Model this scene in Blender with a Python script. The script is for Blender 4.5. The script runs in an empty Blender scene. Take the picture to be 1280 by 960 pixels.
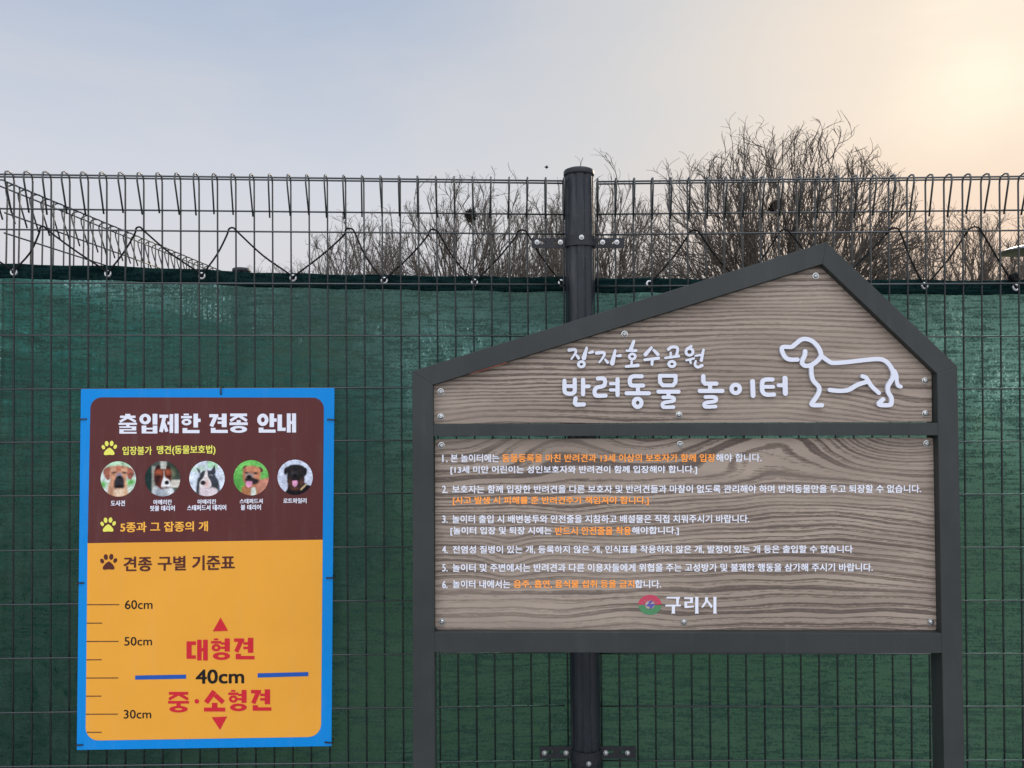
import bpy, bmesh, math, random
import numpy as np
from mathutils import Vector, noise as mnoise
R = math.radians
SC = bpy.context.scene
COL = SC.collection

# ------------------------------------------------------------------ camera, sky, sun, exposure
F = 960.0                      # focal length in photo pixels (1280 wide)
PITCH = R(1.8)
CAM = Vector((0, 0, 1.5))
cd = bpy.data.cameras.new('camera'); cd.lens = F / 1280 * 36; cd.clip_end = 3000; cd.clip_start = .05
cam = bpy.data.objects.new('camera', cd); COL.objects.link(cam)
cam.location = CAM; cam.rotation_euler = (R(90) + PITCH, 0, 0); SC.camera = cam

SUN_AZ, SUN_EL = R(32), R(20.5)   # ahead, to the right, behind thin cloud
SUND = Vector((math.sin(SUN_AZ) * math.cos(SUN_EL), math.cos(SUN_AZ) * math.cos(SUN_EL), math.sin(SUN_EL)))
world = bpy.data.worlds.new('World'); SC.world = world; world.use_nodes = True
sl = bpy.data.lights.new('sun', 'SUN'); sl.energy = 2.2; sl.angle = R(10); sl.color = (1, .86, .68)
so = bpy.data.objects.new('sun', sl); COL.objects.link(so)
so.rotation_euler = (-SUND).to_track_quat('-Z', 'Y').to_euler(); so.location = SUND * 50
SC.view_settings.view_transform = 'Standard'; SC.view_settings.look = 'None'
SC.view_settings.exposure = 0; SC.view_settings.gamma = 1


class NT:
    """small helper to write node graphs"""
    def __init__(s, tree): s.t = tree; s.n = tree.nodes; s.l = tree.links
    def put(s, sock, v):
        if isinstance(v, bpy.types.NodeSocket): s.l.new(v, sock)
        else:
            if sock.type == 'RGBA' and len(v) == 3: v = (*v, 1)
            sock.default_value = v
    def node(s, typ, ins=None, out=0, **kw):
        nd = s.n.new(typ)
        for k, v in kw.items(): setattr(nd, k, v)
        for k, v in (ins or {}).items(): s.put(nd.inputs[k], v)
        return nd.outputs[out] if len(nd.outputs) else nd
    def m(s, op, a, b=0.0, c=0.0, clamp=False):
        nd = s.n.new('ShaderNodeMath'); nd.operation = op; nd.use_clamp = clamp
        s.put(nd.inputs[0], a); s.put(nd.inputs[1], b); s.put(nd.inputs[2], c)
        return nd.outputs[0]
    def mix(s, f, a, b, blend='MIX'):
        nd = s.n.new('ShaderNodeMix'); nd.data_type = 'RGBA'; nd.blend_type = blend
        s.put(nd.inputs[0], f); s.put(nd.inputs[6], a); s.put(nd.inputs[7], b)
        return nd.outputs[2]
    def step(s, v, a, b, lo=0.0, hi=1.0, smooth=True):
        nd = s.n.new('ShaderNodeMapRange'); nd.interpolation_type = 'SMOOTHSTEP' if smooth else 'LINEAR'
        for i, q in enumerate((v, a, b, lo, hi)): s.put(nd.inputs[i], q)
        return nd.outputs[0]
    def scale(s, vec, sc, loc=(0, 0, 0)):
        return s.node('ShaderNodeMapping', {'Vector': vec, 'Scale': sc, 'Location': loc})
    def noise(s, vec, scale=1., detail=2., rough=.5, dist=0.):
        return s.node('ShaderNodeTexNoise', {'Vector': vec, 'Scale': scale, 'Detail': detail, 'Roughness': rough, 'Distortion': dist})
    def sep(s, vec):
        nd = s.n.new('ShaderNodeSeparateXYZ'); s.put(nd.inputs[0], vec); return nd.outputs
    def comb(s, x, y, z):
        nd = s.n.new('ShaderNodeCombineXYZ')
        for i, q in enumerate((x, y, z)): s.put(nd.inputs[i], q)
        return nd.outputs[0]


def build_sky():
    w = NT(world.node_tree); w.n.clear()
    d = w.node('ShaderNodeTexCoord', out=0)
    x, y, z = w.sep(d)
    sky = w.node('ShaderNodeTexSky', sky_type='NISHITA', sun_disc=False, sun_elevation=SUN_EL, sun_rotation=SUN_AZ, air_density=1.5, dust_density=4)
    up = w.step(z, .17, .60)
    base = w.mix(up, (.69, .71, .77), (.355, .455, .625))               # pale haze to grey blue
    base = w.mix(w.m('MULTIPLY', w.step(z, .30, .08), .55), base, (.70, .655, .67))
    # thin cloud wisps
    cl = w.noise(w.scale(d, (1.4, 1.4, 4.5)), 1.6, 5, .55, .6)
    base = w.mix(w.m('MULTIPLY', w.step(cl, .42, .75), .45), base, (.70, .69, .70))
    # warm veil round the veiled sun
    dv = w.node('ShaderNodeVectorMath', {0: d, 1: tuple(SUND)}, out=1, operation='DOT_PRODUCT')
    ang = w.m('ARCCOSINE', w.m('MINIMUM', dv, 1.0))
    streak = w.noise(w.scale(d, (2.2, 2.2, 9.)), 1.4, 4, .6, .5)
    ang = w.m('ADD', ang, w.m('MULTIPLY', w.m('SUBTRACT', streak, .47), .15))
    base = w.mix(w.m('MULTIPLY', w.step(ang, .80, .25), .9), base, (.70, .68, .665))
    base = w.mix(w.m('MULTIPLY', w.step(ang, .40, .06), .95), base, (.85, .745, .635))
    base = w.mix(w.m('MULTIPLY', w.m('MULTIPLY', w.step(ang, .50, .16), w.step(z, .36, .16)), .65), base, (.84, .60, .46))
    base = w.mix(w.m('MULTIPLY', w.step(ang, .13, .0), .95), base, (.95, .87, .72))
    # fill light added: sky overhead and behind the camera brightened for the board fronts
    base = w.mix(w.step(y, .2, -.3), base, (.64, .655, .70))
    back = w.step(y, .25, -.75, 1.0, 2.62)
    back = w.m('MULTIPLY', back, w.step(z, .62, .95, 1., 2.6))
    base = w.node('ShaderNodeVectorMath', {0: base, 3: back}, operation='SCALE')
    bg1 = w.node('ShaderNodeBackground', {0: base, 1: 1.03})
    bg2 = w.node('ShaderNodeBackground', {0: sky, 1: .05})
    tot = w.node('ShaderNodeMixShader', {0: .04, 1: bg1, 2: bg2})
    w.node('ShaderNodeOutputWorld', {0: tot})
build_sky()


# ------------------------------------------------------------------ materials
def mat(name, fn=None, color=(.5, .5, .5), rough=.5, metal=0., spec=.5, var=0., vscale=40., bump=0., wear=0.):
    m = bpy.data.materials.new(name); m.use_nodes = True
    w = NT(m.node_tree); w.n.clear()
    out = w.n.new('ShaderNodeOutputMaterial')
    if fn: sh = fn(w)
    else:
        c = color
        tc = w.node('ShaderNodeTexCoord', out=3)
        ins = {'Roughness': rough, 'Metallic': metal, 'Specular IOR Level': spec}
        if var:
            n1 = w.noise(tc, vscale, 4, .6)
            c = w.mix(w.step(n1, .3, .7), tuple(q * (1 - var) for q in color), tuple(min(1, q * (1 + var)) for q in color))
            ins['Roughness'] = w.step(w.noise(tc, vscale * .4, 3), .3, .7, rough * .85, min(1, rough * 1.2))
        ins['Base Color'] = c
        if wear:
            dust = w.noise(w.scale(tc, (38, 38, 5)), 1., 4, .65)
            c = w.mix(w.m('MULTIPLY', w.step(dust, .48, .78), wear), c, (.42, .41, .38))
            spk = w.noise(w.scale(tc, (240, 240, 200)), 1., 2, .5)
            c = w.mix(w.m('MULTIPLY', w.step(spk, .70, .76), wear * 3.), c, (.50, .49, .46))
            ins['Base Color'] = c
        if bump:
            ins['Normal'] = w.node('ShaderNodeBump', {'Strength': bump, 'Distance': .001, 'Height': w.noise(tc, 900, 2)})
        sh = w.node('ShaderNodeBsdfPrincipled', ins)
    w.l.new(sh, out.inputs[0])
    return m


def net_shader(hem):
    def fn(w):
        tc = w.node('ShaderNodeTexCoord', out=3)
        x, y, z = w.sep(tc)
        def cells(ax, az, seed):                      # one random value per stitch, or per run of a knitted row
            v = w.comb(w.m('FLOOR', w.m('MULTIPLY', w.m('ADD', x, w.m('MULTIPLY', w.m('FLOOR', w.m('MULTIPLY', z, az)), .377)), ax)), seed, w.m('FLOOR', w.m('MULTIPLY', z, az)))
            return w.node('ShaderNodeTexWhiteNoise', {'Vector': v}, noise_dimensions='3D')
        stitch = cells(255., 255., 1.); run = cells(22., 215., 2.); band = cells(6., 80., 3.)
        rows = w.m('ADD', w.m('ADD', w.m('MULTIPLY', stitch, .36), w.m('MULTIPLY', run, .40)), w.m('MULTIPLY', band, .24))
        rows2 = w.noise(w.scale(tc, (3, 3, 60), (5, 0, 2)), 1., 2, .6)
        cols = w.noise(w.scale(tc, (420, 420, 30)), 1., 1, .5)        # knit columns
        fleck = w.noise(w.scale(tc, (150, 150, 200)), 1., 3, .75)
        fold = w.noise(w.scale(tc, (13, 13, 7), (2, 0, 4)), 1., 4, .62, 1.2)
        big = w.noise(w.scale(tc, (2.2, 2.2, 2.6)), 1., 3, .6)
        c = w.mix(w.step(rows, .28, .74), (.006, .015, .0125), (.078, .116, .097))
        c = w.mix(w.m('MULTIPLY', w.step(rows2, .4, .7), .35), c, (.036, .068, .056))
        c = w.mix(w.m('MULTIPLY', w.step(cols, .45, .75), .35), c, (.008, .026, .022))
        c = w.mix(w.m('MULTIPLY', w.step(fleck, .58, .74), .40), c, (.12, .16, .14))
        c = w.mix(w.m('MULTIPLY', w.step(big, .45, .65), .25), c, (.060, .100, .058))
        wear = w.noise(w.scale(tc, (9, 9, 16), (1, 0, 8)), 1., 5, .7)
        c = w.mix(w.m('MULTIPLY', w.step(wear, .52, .72), .35), c, (.090, .135, .112))
        nrm = w.node('ShaderNodeBump', {'Strength': .35, 'Distance': .002, 'Height': rows})
        dif = w.node('ShaderNodeBsdfDiffuse', {0: c, 'Normal': nrm})
        if hem:
            return w.node('ShaderNodeBsdfDiffuse', {0: w.mix(w.step(rows, .35, .65), (.003, .010, .011), (.008, .022, .022)), 'Normal': nrm})
        trl = w.node('ShaderNodeBsdfTranslucent', {0: w.mix(.45, c, (.05, .17, .15))})
        gl = w.node('ShaderNodeBsdfGlossy', {0: (.5, .6, .58), 1: .45, 'Normal': nrm})
        sh = w.node('ShaderNodeMixShader', {0: .42, 1: dif, 2: trl})
        sh = w.node('ShaderNodeMixShader', {0: .025, 1: sh, 2: gl})
        # the weave scatters the view behind it forward, and lets a little straight through
        scat = w.node('ShaderNodeBsdfRefraction', {'Color': (.26, .60, .57), 'Roughness': .46, 'IOR': 1.45})
        opr = w.m('MULTIPLY', w.step(rows, .22, .74, .10, 1.), w.step(fold, .32, .66, .62, .92))
        sh = w.node('ShaderNodeMixShader', {0: opr, 1: sh, 2: scat})
        op = w.m('MULTIPLY', w.step(rows, .30, .75, .40, 1.), w.step(fold, .32, .66, .04, .14))
        op2 = w.m('MULTIPLY', w.step(stitch, .80, .93), w.step(fold, .34, .66, .10, .42))
        op = w.m('ADD', op, op2, clamp=True)
        tint = w.mix(op2, (.25, .56, .53), (.70, .90, .88))
        return w.node('ShaderNodeMixShader', {0: op, 1: sh, 2: w.node('ShaderNodeBsdfTransparent', {0: tint})})
    return fn


def wood_shader(kind):
    def fn(w):
        tc = w.node('ShaderNodeTexCoord', out=3)
        x, y, z = w.sep(tc)
        lo = w.m('SUBTRACT', w.noise(w.scale(tc, (1.7, 1, 4.2), (kind * 3.1, 0, 1)), 1., 2, .5), .5)
        mid = w.m('SUBTRACT', w.noise(w.scale(tc, (5, 1, 16), (kind * 1.7, 0, 0)), 1., 2, .5), .5)
        h = w.m('ADD', z, w.m('MULTIPLY', lo, .085 if kind else .045))
        h = w.m('ADD', h, w.m('MULTIPLY', mid, .016 if kind else .010))

        def bump(xc, zc, sx, sz, a, h):
            ex = w.m('POWER', w.m('DIVIDE', w.m('SUBTRACT', x, xc), sx), 2.)
            ez = w.m('POWER', w.m('DIVIDE', w.m('SUBTRACT', z, zc), sz), 2.)
            g = w.m('EXPONENT', w.m('MULTIPLY', w.m('ADD', ex, ez), -1.))
            return w.m('ADD', h, w.m('MULTIPLY', g, a))
        if kind == 1:          # rules panel: cathedral arches along its upper edge
            h = bump(-.30, 1.475, .20, .10, -.085, h)
            h = bump(.22, 1.49, .22, .13, -.13, h)
            h = bump(.50, 1.47, .14, .10, .09, h)
            h = bump(-.42, 1.15, .05, .06, .02, h)
        else:
            h = bump(.56, 1.50, .18, .05, .035, h)
            h = bump(-.35, 1.50, .30, .04, -.02, h)
        if kind == 1: h = w.m('ADD', h, w.m('MULTIPLY', w.m('TANH', w.m('MULTIPLY', w.m('SUBTRACT', h, 1.225), 18.)), .045))
        per = w.m('ADD', w.m('MULTIPLY', w.m('SUBTRACT', w.noise(w.comb(.3 + kind, .5, w.m('MULTIPLY', h, 5.)), 1., 1), .5), .09), h)
        ph = w.m('MULTIPLY', per, 2 * math.pi / (.0150 if kind == 1 else .0125))
        s1 = w.m('SINE', ph)
        s2 = w.m('SINE', w.m('MULTIPLY', ph, 2.63))
        if kind == 1: s1 = w.m('ADD', w.m('MULTIPLY', s1, .85), w.m('MULTIPLY', w.m('SINE', w.m('MULTIPLY', ph, .37)), .55))
        jag = w.m('SUBTRACT', w.noise(w.scale(tc, (26, 1, 330)), 1., 3, .6), .5)
        jag2 = w.m('SUBTRACT', w.noise(w.scale(tc, (70, 1, 500), (3, 0, 0)), 1., 2, .6), .5)
        v = w.m('ADD', w.m('ADD', w.m('MULTIPLY', s1, .62), w.m('MULTIPLY', s2, .28)), w.m('ADD', w.m('MULTIPLY', jag, 1.9), w.m('MULTIPLY', jag2, 1.2)))
        amt = w.step(w.noise(w.scale(tc, (1.3, 1, 9), (7 + kind, 0, 3)), 1., 2), .30, .62, .35, 1.)
        c = w.mix(w.step(w.noise(w.scale(tc, (2, 1, 14)), 1., 3), .3, .7), (.244, .198, .164), (.332, .275, .230))
        c = w.mix(w.m('MULTIPLY', w.step(v, -.12, .10), w.m('MULTIPLY', amt, .85)), c, (.136, .104, .085))
        c = w.mix(w.m('MULTIPLY', w.step(v, .40, .54), w.m('MULTIPLY', amt, .8)), c, (.092, .071, .062))
        return w.node('ShaderNodeBsdfPrincipled', {'Base Color': c, 'Roughness': .55, 'Specular IOR Level': .15})
    return fn


def photo_shader(w):
    a = w.node('ShaderNodeVertexColor', layer_name='print')
    return w.node('ShaderNodeBsdfPrincipled', {'Base Color': a, 'Roughness': .5, 'Specular IOR Level': .12})


def grass_shader(w):
    tc = w.node('ShaderNodeTexCoord', out=3)
    n1 = w.noise(tc, 1.3, 6, .65); n2 = w.noise(tc, 40, 3)
    c = w.mix(w.step(n1, .35, .65), (.060, .070, .032), (.120, .108, .062))
    c = w.mix(w.m('MULTIPLY', n2, .5), c, (.03, .045, .014))
    return w.node('ShaderNodeBsdfPrincipled', {'Base Color': c, 'Roughness': .9, 'Specular IOR Level': .1})


def paving_shader(w):
    tc = w.node('ShaderNodeTexCoord', out=3)
    br = w.node('ShaderNodeTexBrick', {'Vector': tc, 'Color1': (.36, .34, .32), 'Color2': (.30, .285, .27), 'Mortar': (.16, .15, .14),
                                       'Scale': 4., 'Mortar Size': .012})
    c = w.mix(w.m('MULTIPLY', w.noise(tc, 9, 5, .6), .4), br, (.22, .21, .2))
    return w.node('ShaderNodeBsdfPrincipled', {'Base Color': c, 'Roughness': .85})


def bark_shader(col, col2):
    def fn(w):
        tc = w.node('ShaderNodeTexCoord', out=3)
        c = w.mix(w.noise(w.scale(tc, (14, 14, 3)), 1., 4, .6), col, col2)
        return w.node('ShaderNodeBsdfPrincipled', {'Base Color': c, 'Roughness': .9, 'Specular IOR Level': .1})
    return fn


M = {
    'wire': mat('pvc_coated_wire', color=(.014, .019, .021), rough=.3, spec=.75, var=.15, vscale=25),
    'post': mat('powder_coated_post', color=(.011, .0145, .020), spec=.30, rough=.42, var=.16, vscale=14, bump=.06, wear=.06),
    'clamp': mat('clamp_coating', color=(.013, .015, .019), spec=.3, rough=.5, var=.15, vscale=60),
    'zinc': mat('zinc_bolt', color=(.42, .43, .43), rough=.24, metal=1., var=.12, vscale=300),
    'eyelet': mat('nickel_eyelet', color=(.52, .53, .55), rough=.3, metal=.8, var=.06, vscale=200),
    'cord': mat('black_cord', color=(.008, .009, .009), rough=.8, spec=.15, var=.3, vscale=500),
    'net': mat('green_shade_net', net_shader(False)),
    'hem': mat('green_shade_net_hem', net_shader(True)),
    'frame': mat('charcoal_frame_paint', color=(.026, .030, .030), spec=.30, rough=.5, var=.10, vscale=7, bump=.12, wear=.018),
    'wood_top': mat('printed_wood_header', wood_shader(0)),
    'wood_low': mat('printed_wood_rules', wood_shader(1)),
    'white': mat('white_acrylic', color=(.60, .625, .72), rough=.35, spec=.4, var=.015, vscale=12),
    'ink_white': mat('white_ink', color=(.66, .68, .77), rough=.4, spec=.12, var=.02),
    'ink_orange': mat('orange_ink', color=(.92, .33, .07), rough=.45, spec=.12, var=.05),
    'ink_red': mat('red_ink', color=(.52, .022, .035), rough=.4, spec=.12, var=.03),
    'ink_black': mat('black_ink', color=(.014, .013, .013), rough=.4, spec=.12),
    'ink_brown': mat('dark_brown_ink', color=(.085, .026, .022), rough=.4, spec=.12),
    'ink_yellow': mat('yellow_ink', color=(.70, .69, .12), rough=.4, spec=.12),
    'ink_amber': mat('amber_ink', color=(.80, .40, .065), rough=.4, spec=.12),
    'ink_blue': mat('blue_ink', color=(.018, .085, .36), rough=.4, spec=.12),
    'ink_tick': mat('tick_ink', color=(.10, .045, .028), rough=.4, spec=.12),
    'sign_blue': mat('blue_sign_print', color=(.002, .205, .585), rough=.45, var=.03, vscale=5, spec=.15, wear=.035),
    'sign_brown': mat('brown_sign_print', color=(.092, .026, .026), rough=.45, var=.04, vscale=6, spec=.15, wear=.035),
    'sign_orange': mat('orange_sign_print', color=(.71, .325, .040), rough=.45, var=.025, vscale=5, spec=.15, wear=.035),
    'emblem_red': mat('emblem_red', color=(.46, .035, .085), rough=.4),
    'emblem_green': mat('emblem_green', color=(.055, .20, .085), rough=.4),
    'emblem_blue': mat('emblem_blue', color=(.085, .075, .30), rough=.4),
    'emblem_grey': mat('emblem_grey', color=(.36, .31, .285), rough=.4),
    'tie': mat('black_nylon_tie', color=(.010, .010, .011), rough=.4),
    'tape': mat('rust_red', color=(.36, .09, .05), rough=.6),
    'photo': mat('printed_dog_photo', photo_shader),
    'grass': mat('park_grass', grass_shader),
    'paving': mat('block_paving', paving_shader),
    'bark': mat('grey_bark', bark_shader((.030, .025, .022), (.075, .062, .054))),
    'twig': mat('winter_twigs', bark_shader((.060, .051, .045), (.125, .106, .092))),
    'nest': mat('nest_sticks', bark_shader((.012, .010, .009), (.035, .028, .024))),
    'lamp_metal': mat('lamp_aluminium', color=(.16, .17, .19), rough=.4, metal=.4, var=.1),
    'bird': mat('dark_plumage', color=(.03, .03, .032), rough=.7, var=.2),
}


# ------------------------------------------------------------------ helpers
def tag(o, label=None, cat=None, group=None, kind=None):
    if label: o['label'] = label
    if cat: o['category'] = cat
    if group: o['group'] = group
    if kind: o['kind'] = kind
    return o


def empty(name, loc, label, cat, group=None):
    o = bpy.data.objects.new(name, None); COL.objects.link(o); o.location = loc; o.empty_display_size = .1
    return tag(o, label, cat, group)


def root_loc(p):
    v = Vector((0, 0, 0))
    while p is not None: v = v + p.location; p = p.parent
    return v


def obj(name, verts, faces, material, parent=None, origin=None, smooth=False):
    """one mesh object; verts are world coordinates"""
    base = root_loc(parent) if parent is not None else Vector((0, 0, 0))
    org = Vector(origin) if origin is not None else base
    me = bpy.data.meshes.new(name)
    V = np.asarray(verts, dtype=np.float64).reshape(-1, 3) - np.array(org)
    me.from_pydata(V.tolist(), [], faces)
    for mm in (material if isinstance(material, list) else [material]): me.materials.append(mm)
    if smooth: me.polygons.foreach_set('use_smooth', [True] * len(me.polygons))
    o = bpy.data.objects.new(name, me); COL.objects.link(o)
    if parent is not None: o.parent = parent
    o.location = org - base
    return o


def bevel(o, wd=.002, seg=2):
    md = o.modifiers.new('bevel', 'BEVEL'); md.width = wd; md.segments = seg; md.limit_method = 'ANGLE'; md.angle_limit = R(30)
    o.data.polygons.foreach_set('use_smooth', [True] * len(o.data.polygons))
    wn = o.modifiers.new('normals', 'WEIGHTED_NORMAL'); wn.keep_sharp = True
    return o


def ray(px, py):
    f = Vector((0, math.cos(PITCH), math.sin(PITCH))); u = Vector((0, -math.sin(PITCH), math.cos(PITCH)))
    return f * F + Vector((px - 640, 0, 0)) + u * (480 - py)


class Plane:
    """an upright plane in the place; at() finds the point of the plane seen at a photo pixel"""
    def __init__(s, p, yaw=0.):
        s.p = Vector(p); s.n = Vector((math.sin(yaw), -math.cos(yaw), 0)); s.d = Vector((math.cos(yaw), math.sin(yaw), 0))
    def at(s, px, py, off=0.):
        d = ray(px, py); t = ((s.p + s.n * off - CAM).dot(s.n)) / d.dot(s.n)
        return CAM + d * t
    def z(s, px, py, off=0.): return s.at(px, py, off).z


def tubes(paths, sides=6, caps=True):
    """list of (points, radius or radii) -> verts, faces"""
    V, Fc = [], []
    for pts, rad in paths:
        pts = [Vector(p) for p in pts]; n = len(pts)
        rr = rad if isinstance(rad, (list, tuple)) else [rad] * n
        ref = None; b0 = len(V)
        for i in range(n):
            t = (pts[min(i + 1, n - 1)] - pts[max(i - 1, 0)]).normalized()
            if ref is None:
                ref = t.orthogonal().normalized()
            ref = (ref - t * ref.dot(t)).normalized(); bi = t.cross(ref)
            for k in range(sides):
                a = 2 * math.pi * k / sides
                V.append(pts[i] + (ref * math.cos(a) + bi * math.sin(a)) * rr[i])
        for i in range(n - 1):
            for k in range(sides):
                a, b = b0 + i * sides + k, b0 + i * sides + (k + 1) % sides
                Fc.append((a, b, b + sides, a + sides))
        if caps:
            Fc.append(tuple(b0 + k for k in reversed(range(sides)))); Fc.append(tuple(b0 + (n - 1) * sides + k for k in range(sides)))
    return V, Fc


def lathe(profile, seg, origin, axis_n, up=Vector((0, 0, 1))):
    """profile (r, h): revolved about axis_n"""
    n = Vector(axis_n).normalized(); a = up - n * up.dot(n)
    if a.length < 1e-4: a = Vector((1, 0, 0))
    a.normalize(); b = n.cross(a); V, Fc = [], []
    for r, h in profile:
        for k in range(seg):
            t = 2 * math.pi * k / seg
            V.append(Vector(origin) + n * h + (a * math.cos(t) + b * math.sin(t)) * r)
    for i in range(len(profile) - 1):
        for k in range(seg):
            p, q = i * seg + k, i * seg + (k + 1) % seg
            Fc.append((p, q, q + seg, p + seg))
    Fc.append(tuple(range(seg - 1, -1, -1))); Fc.append(tuple((len(profile) - 1) * seg + k for k in range(seg)))
    return V, Fc


def prism(outline_front, n, depth):
    """polygon (counter-clockwise seen from the front) extruded backwards along -n"""
    k = len(outline_front); V = [Vector(p) for p in outline_front] + [Vector(p) - n * depth for p in outline_front]
    Fc = [tuple(range(k)), tuple(range(2 * k - 1, k - 1, -1))]
    for i in range(k):
        j = (i + 1) % k
        Fc.append((j, i, i + k, j + k))
    return V, Fc


# ---- contour meshes of signed distance fields (lettering, emblems, cut-outs), in photo pixels on a plane
def sd_cap(P, a, b, ra, rb=None):
    rb = ra if rb is None else rb
    a = np.array(a, float); b = np.array(b, float); ab = b - a
    t = np.clip(((P - a) @ ab) / max(ab @ ab, 1e-9), 0, 1)
    return np.hypot(P[..., 0] - a[0] - t * ab[0], P[..., 1] - a[1] - t * ab[1]) - (ra + (rb - ra) * t)


def sd_line(P, pts, w):
    d = np.full(P.shape[:-1], 1e9)
    for a, b in zip(pts[:-1], pts[1:]): d = np.minimum(d, sd_cap(P, a, b, w / 2))
    return d


def sd_ell(P, c, rx, ry, rot=0.):
    x = P[..., 0] - c[0]; y = P[..., 1] - c[1]; cs, sn = math.cos(rot), math.sin(rot)
    u = (x * cs + y * sn) / rx; v = (-x * sn + y * cs) / ry
    return (np.hypot(u, v) - 1) * min(rx, ry)


def sd_box(P, x0, y0, x1, y1, r=0.):
    dx = np.abs(P[..., 0] - (x0 + x1) / 2) - (x1 - x0) / 2 + r; dy = np.abs(P[..., 1] - (y0 + y1) / 2) - (y1 - y0) / 2 + r
    return np.hypot(np.maximum(dx, 0), np.maximum(dy, 0)) + np.minimum(np.maximum(dx, dy), 0) - r


def sd_poly(P, pts):
    x, y = P[..., 0], P[..., 1]; d = np.full(x.shape, 1e9); ins = np.zeros(x.shape, bool); n = len(pts)
    for i in range(n):
        a = np.array(pts[i], float); b = np.array(pts[(i + 1) % n], float)
        d = np.minimum(d, sd_cap(P, a, b, 0.))
        if a[1] != b[1]:
            c = ((a[1] > y) != (b[1] > y)) & (x < (b[0] - a[0]) * (y - a[1]) / (b[1] - a[1]) + a[0]); ins ^= c
    return np.where(ins, -d, d)


def smooth_path(pts, n=6):
    """Catmull-Rom through the points"""
    P = [np.array(p, float) for p in pts]; P = [2 * P[0] - P[1]] + P + [2 * P[-1] - P[-2]]; out = []
    for i in range(1, len(P) - 2):
        for k in range(n):
            t = k / n
            out.append(.5 * ((2 * P[i]) + (-P[i - 1] + P[i + 1]) * t + (2 * P[i - 1] - 5 * P[i] + 4 * P[i + 1] - P[i + 2]) * t * t + (-P[i - 1] + 3 * P[i] - 3 * P[i + 1] + P[i + 2]) * t ** 3))
    out.append(P[-2]); return out


def contour(f, xs, ys, runs=True):
    """2-D polygons of f<0 on the grid; returns verts (x,y) and faces"""
    ny, nx = f.shape; ins = f < 0; V = []; key = {}; Fc = []
    def corner(j, i):
        k = (0, j, i)
        if k not in key: key[k] = len(V); V.append((xs[i], ys[j]))
        return key[k]
    def cross(j0, i0, j1, i1):
        k = (1, min(j0, j1), min(i0, i1), 0 if j0 == j1 else 1)
        if k not in key:
            a, b = f[j0, i0], f[j1, i1]; t = a / (a - b)
            key[k] = len(V); V.append((xs[i0] + (xs[i1] - xs[i0]) * t, ys[j0] + (ys[j1] - ys[j0]) * t))
        return key[k]
    s = ins[:-1, :-1].astype(int) + ins[:-1, 1:] + ins[1:, :-1] + ins[1:, 1:]
    for j in range(ny - 1):
        row = s[j]; idx = np.nonzero(row)[0]; q = 0
        while q < len(idx):
            i = idx[q]
            if row[i] == 4:
                e = i
                if runs:
                    while q + 1 < len(idx) and idx[q + 1] == e + 1 and row[e + 1] == 4: q += 1; e += 1
                Fc.append((corner(j + 1, i), corner(j + 1, e + 1), corner(j, e + 1), corner(j, i)))
            else:
                cs = [(j + 1, i), (j + 1, i + 1), (j, i + 1), (j, i)]; poly = []
                for a in range(4):
                    c0, c1 = cs[a], cs[(a + 1) % 4]
                    if ins[c0]: poly.append(corner(*c0))
                    if ins[c0] != ins[c1]: poly.append(cross(*c0, *c1))
                poly = [p for a, p in enumerate(poly) if p != poly[a - 1]]
                if len(poly) >= 3: Fc.append(tuple(poly))
            q += 1
    return V, Fc


def grid(x0, y0, x1, y1, step):
    xs = np.arange(x0, x1 + step, step); ys = np.arange(y0, y1 + step, step)
    X, Y = np.meshgrid(xs, ys); return xs, ys, np.stack([X, Y], -1)


def sheet(V2, F2, plane, off, depth=0.):
    """put 2-D contour polygons (photo pixels) on a plane; depth>0 gives them a solid edge going back"""
    V = [plane.at(x, y, off) for x, y in V2]; Fc = [f for f in F2]
    if depth:
        cnt = {}
        for f in F2:
            for a, b in zip(f, f[1:] + f[:1]): cnt[(a, b)] = cnt.get((a, b), 0) + 1
        back = {}
        for (a, b) in list(cnt):
            if (b, a) not in cnt:
                for q in (a, b):
                    if q not in back: back[q] = len(V); V.append(V[q] - plane.n * depth)
                Fc.append((b, a, back[a], back[b]))
    return V, Fc


class Acc:
    """collects polygons of one printed colour into one mesh"""
    def __init__(s): s.V = []; s.F = []
    def add(s, V, Fc):
        b = len(s.V); s.V += list(V); s.F += [tuple(q + b for q in f) for f in Fc]; return s
    def build(s, name, material, parent, smooth=False): return obj(name, s.V, s.F, material, parent, smooth=smooth)


def sdf_add(acc, fn, box, plane, off, step=.7, depth=0.):
    xs, ys, P = grid(*box, step); V2, F2 = contour(fn(P), xs, ys, runs=not depth)
    acc.add(*sheet(V2, F2, plane, off, depth))


# ---- lettering from the built-in font, thickened
def glyph_edges(s):
    c = bpy.data.curves.new('tmp', 'FONT'); c.body = s; c.fill_mode = 'NONE'; c.resolution_u = 3
    c.dimensions = '2D'; c.fill_mode = 'NONE'
    o = bpy.data.objects.new('tmp', c); COL.objects.link(o)
    bpy.context.view_layer.update()
    me = bpy.data.meshes.new_from_object(o.evaluated_get(bpy.context.evaluated_depsgraph_get()))
    V = np.array([v.co[:2] for v in me.vertices]); E = np.array([e.vertices[:] for e in me.edges])
    bpy.data.objects.remove(o); bpy.data.curves.remove(c); bpy.data.meshes.remove(me)
    return V, E


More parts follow.
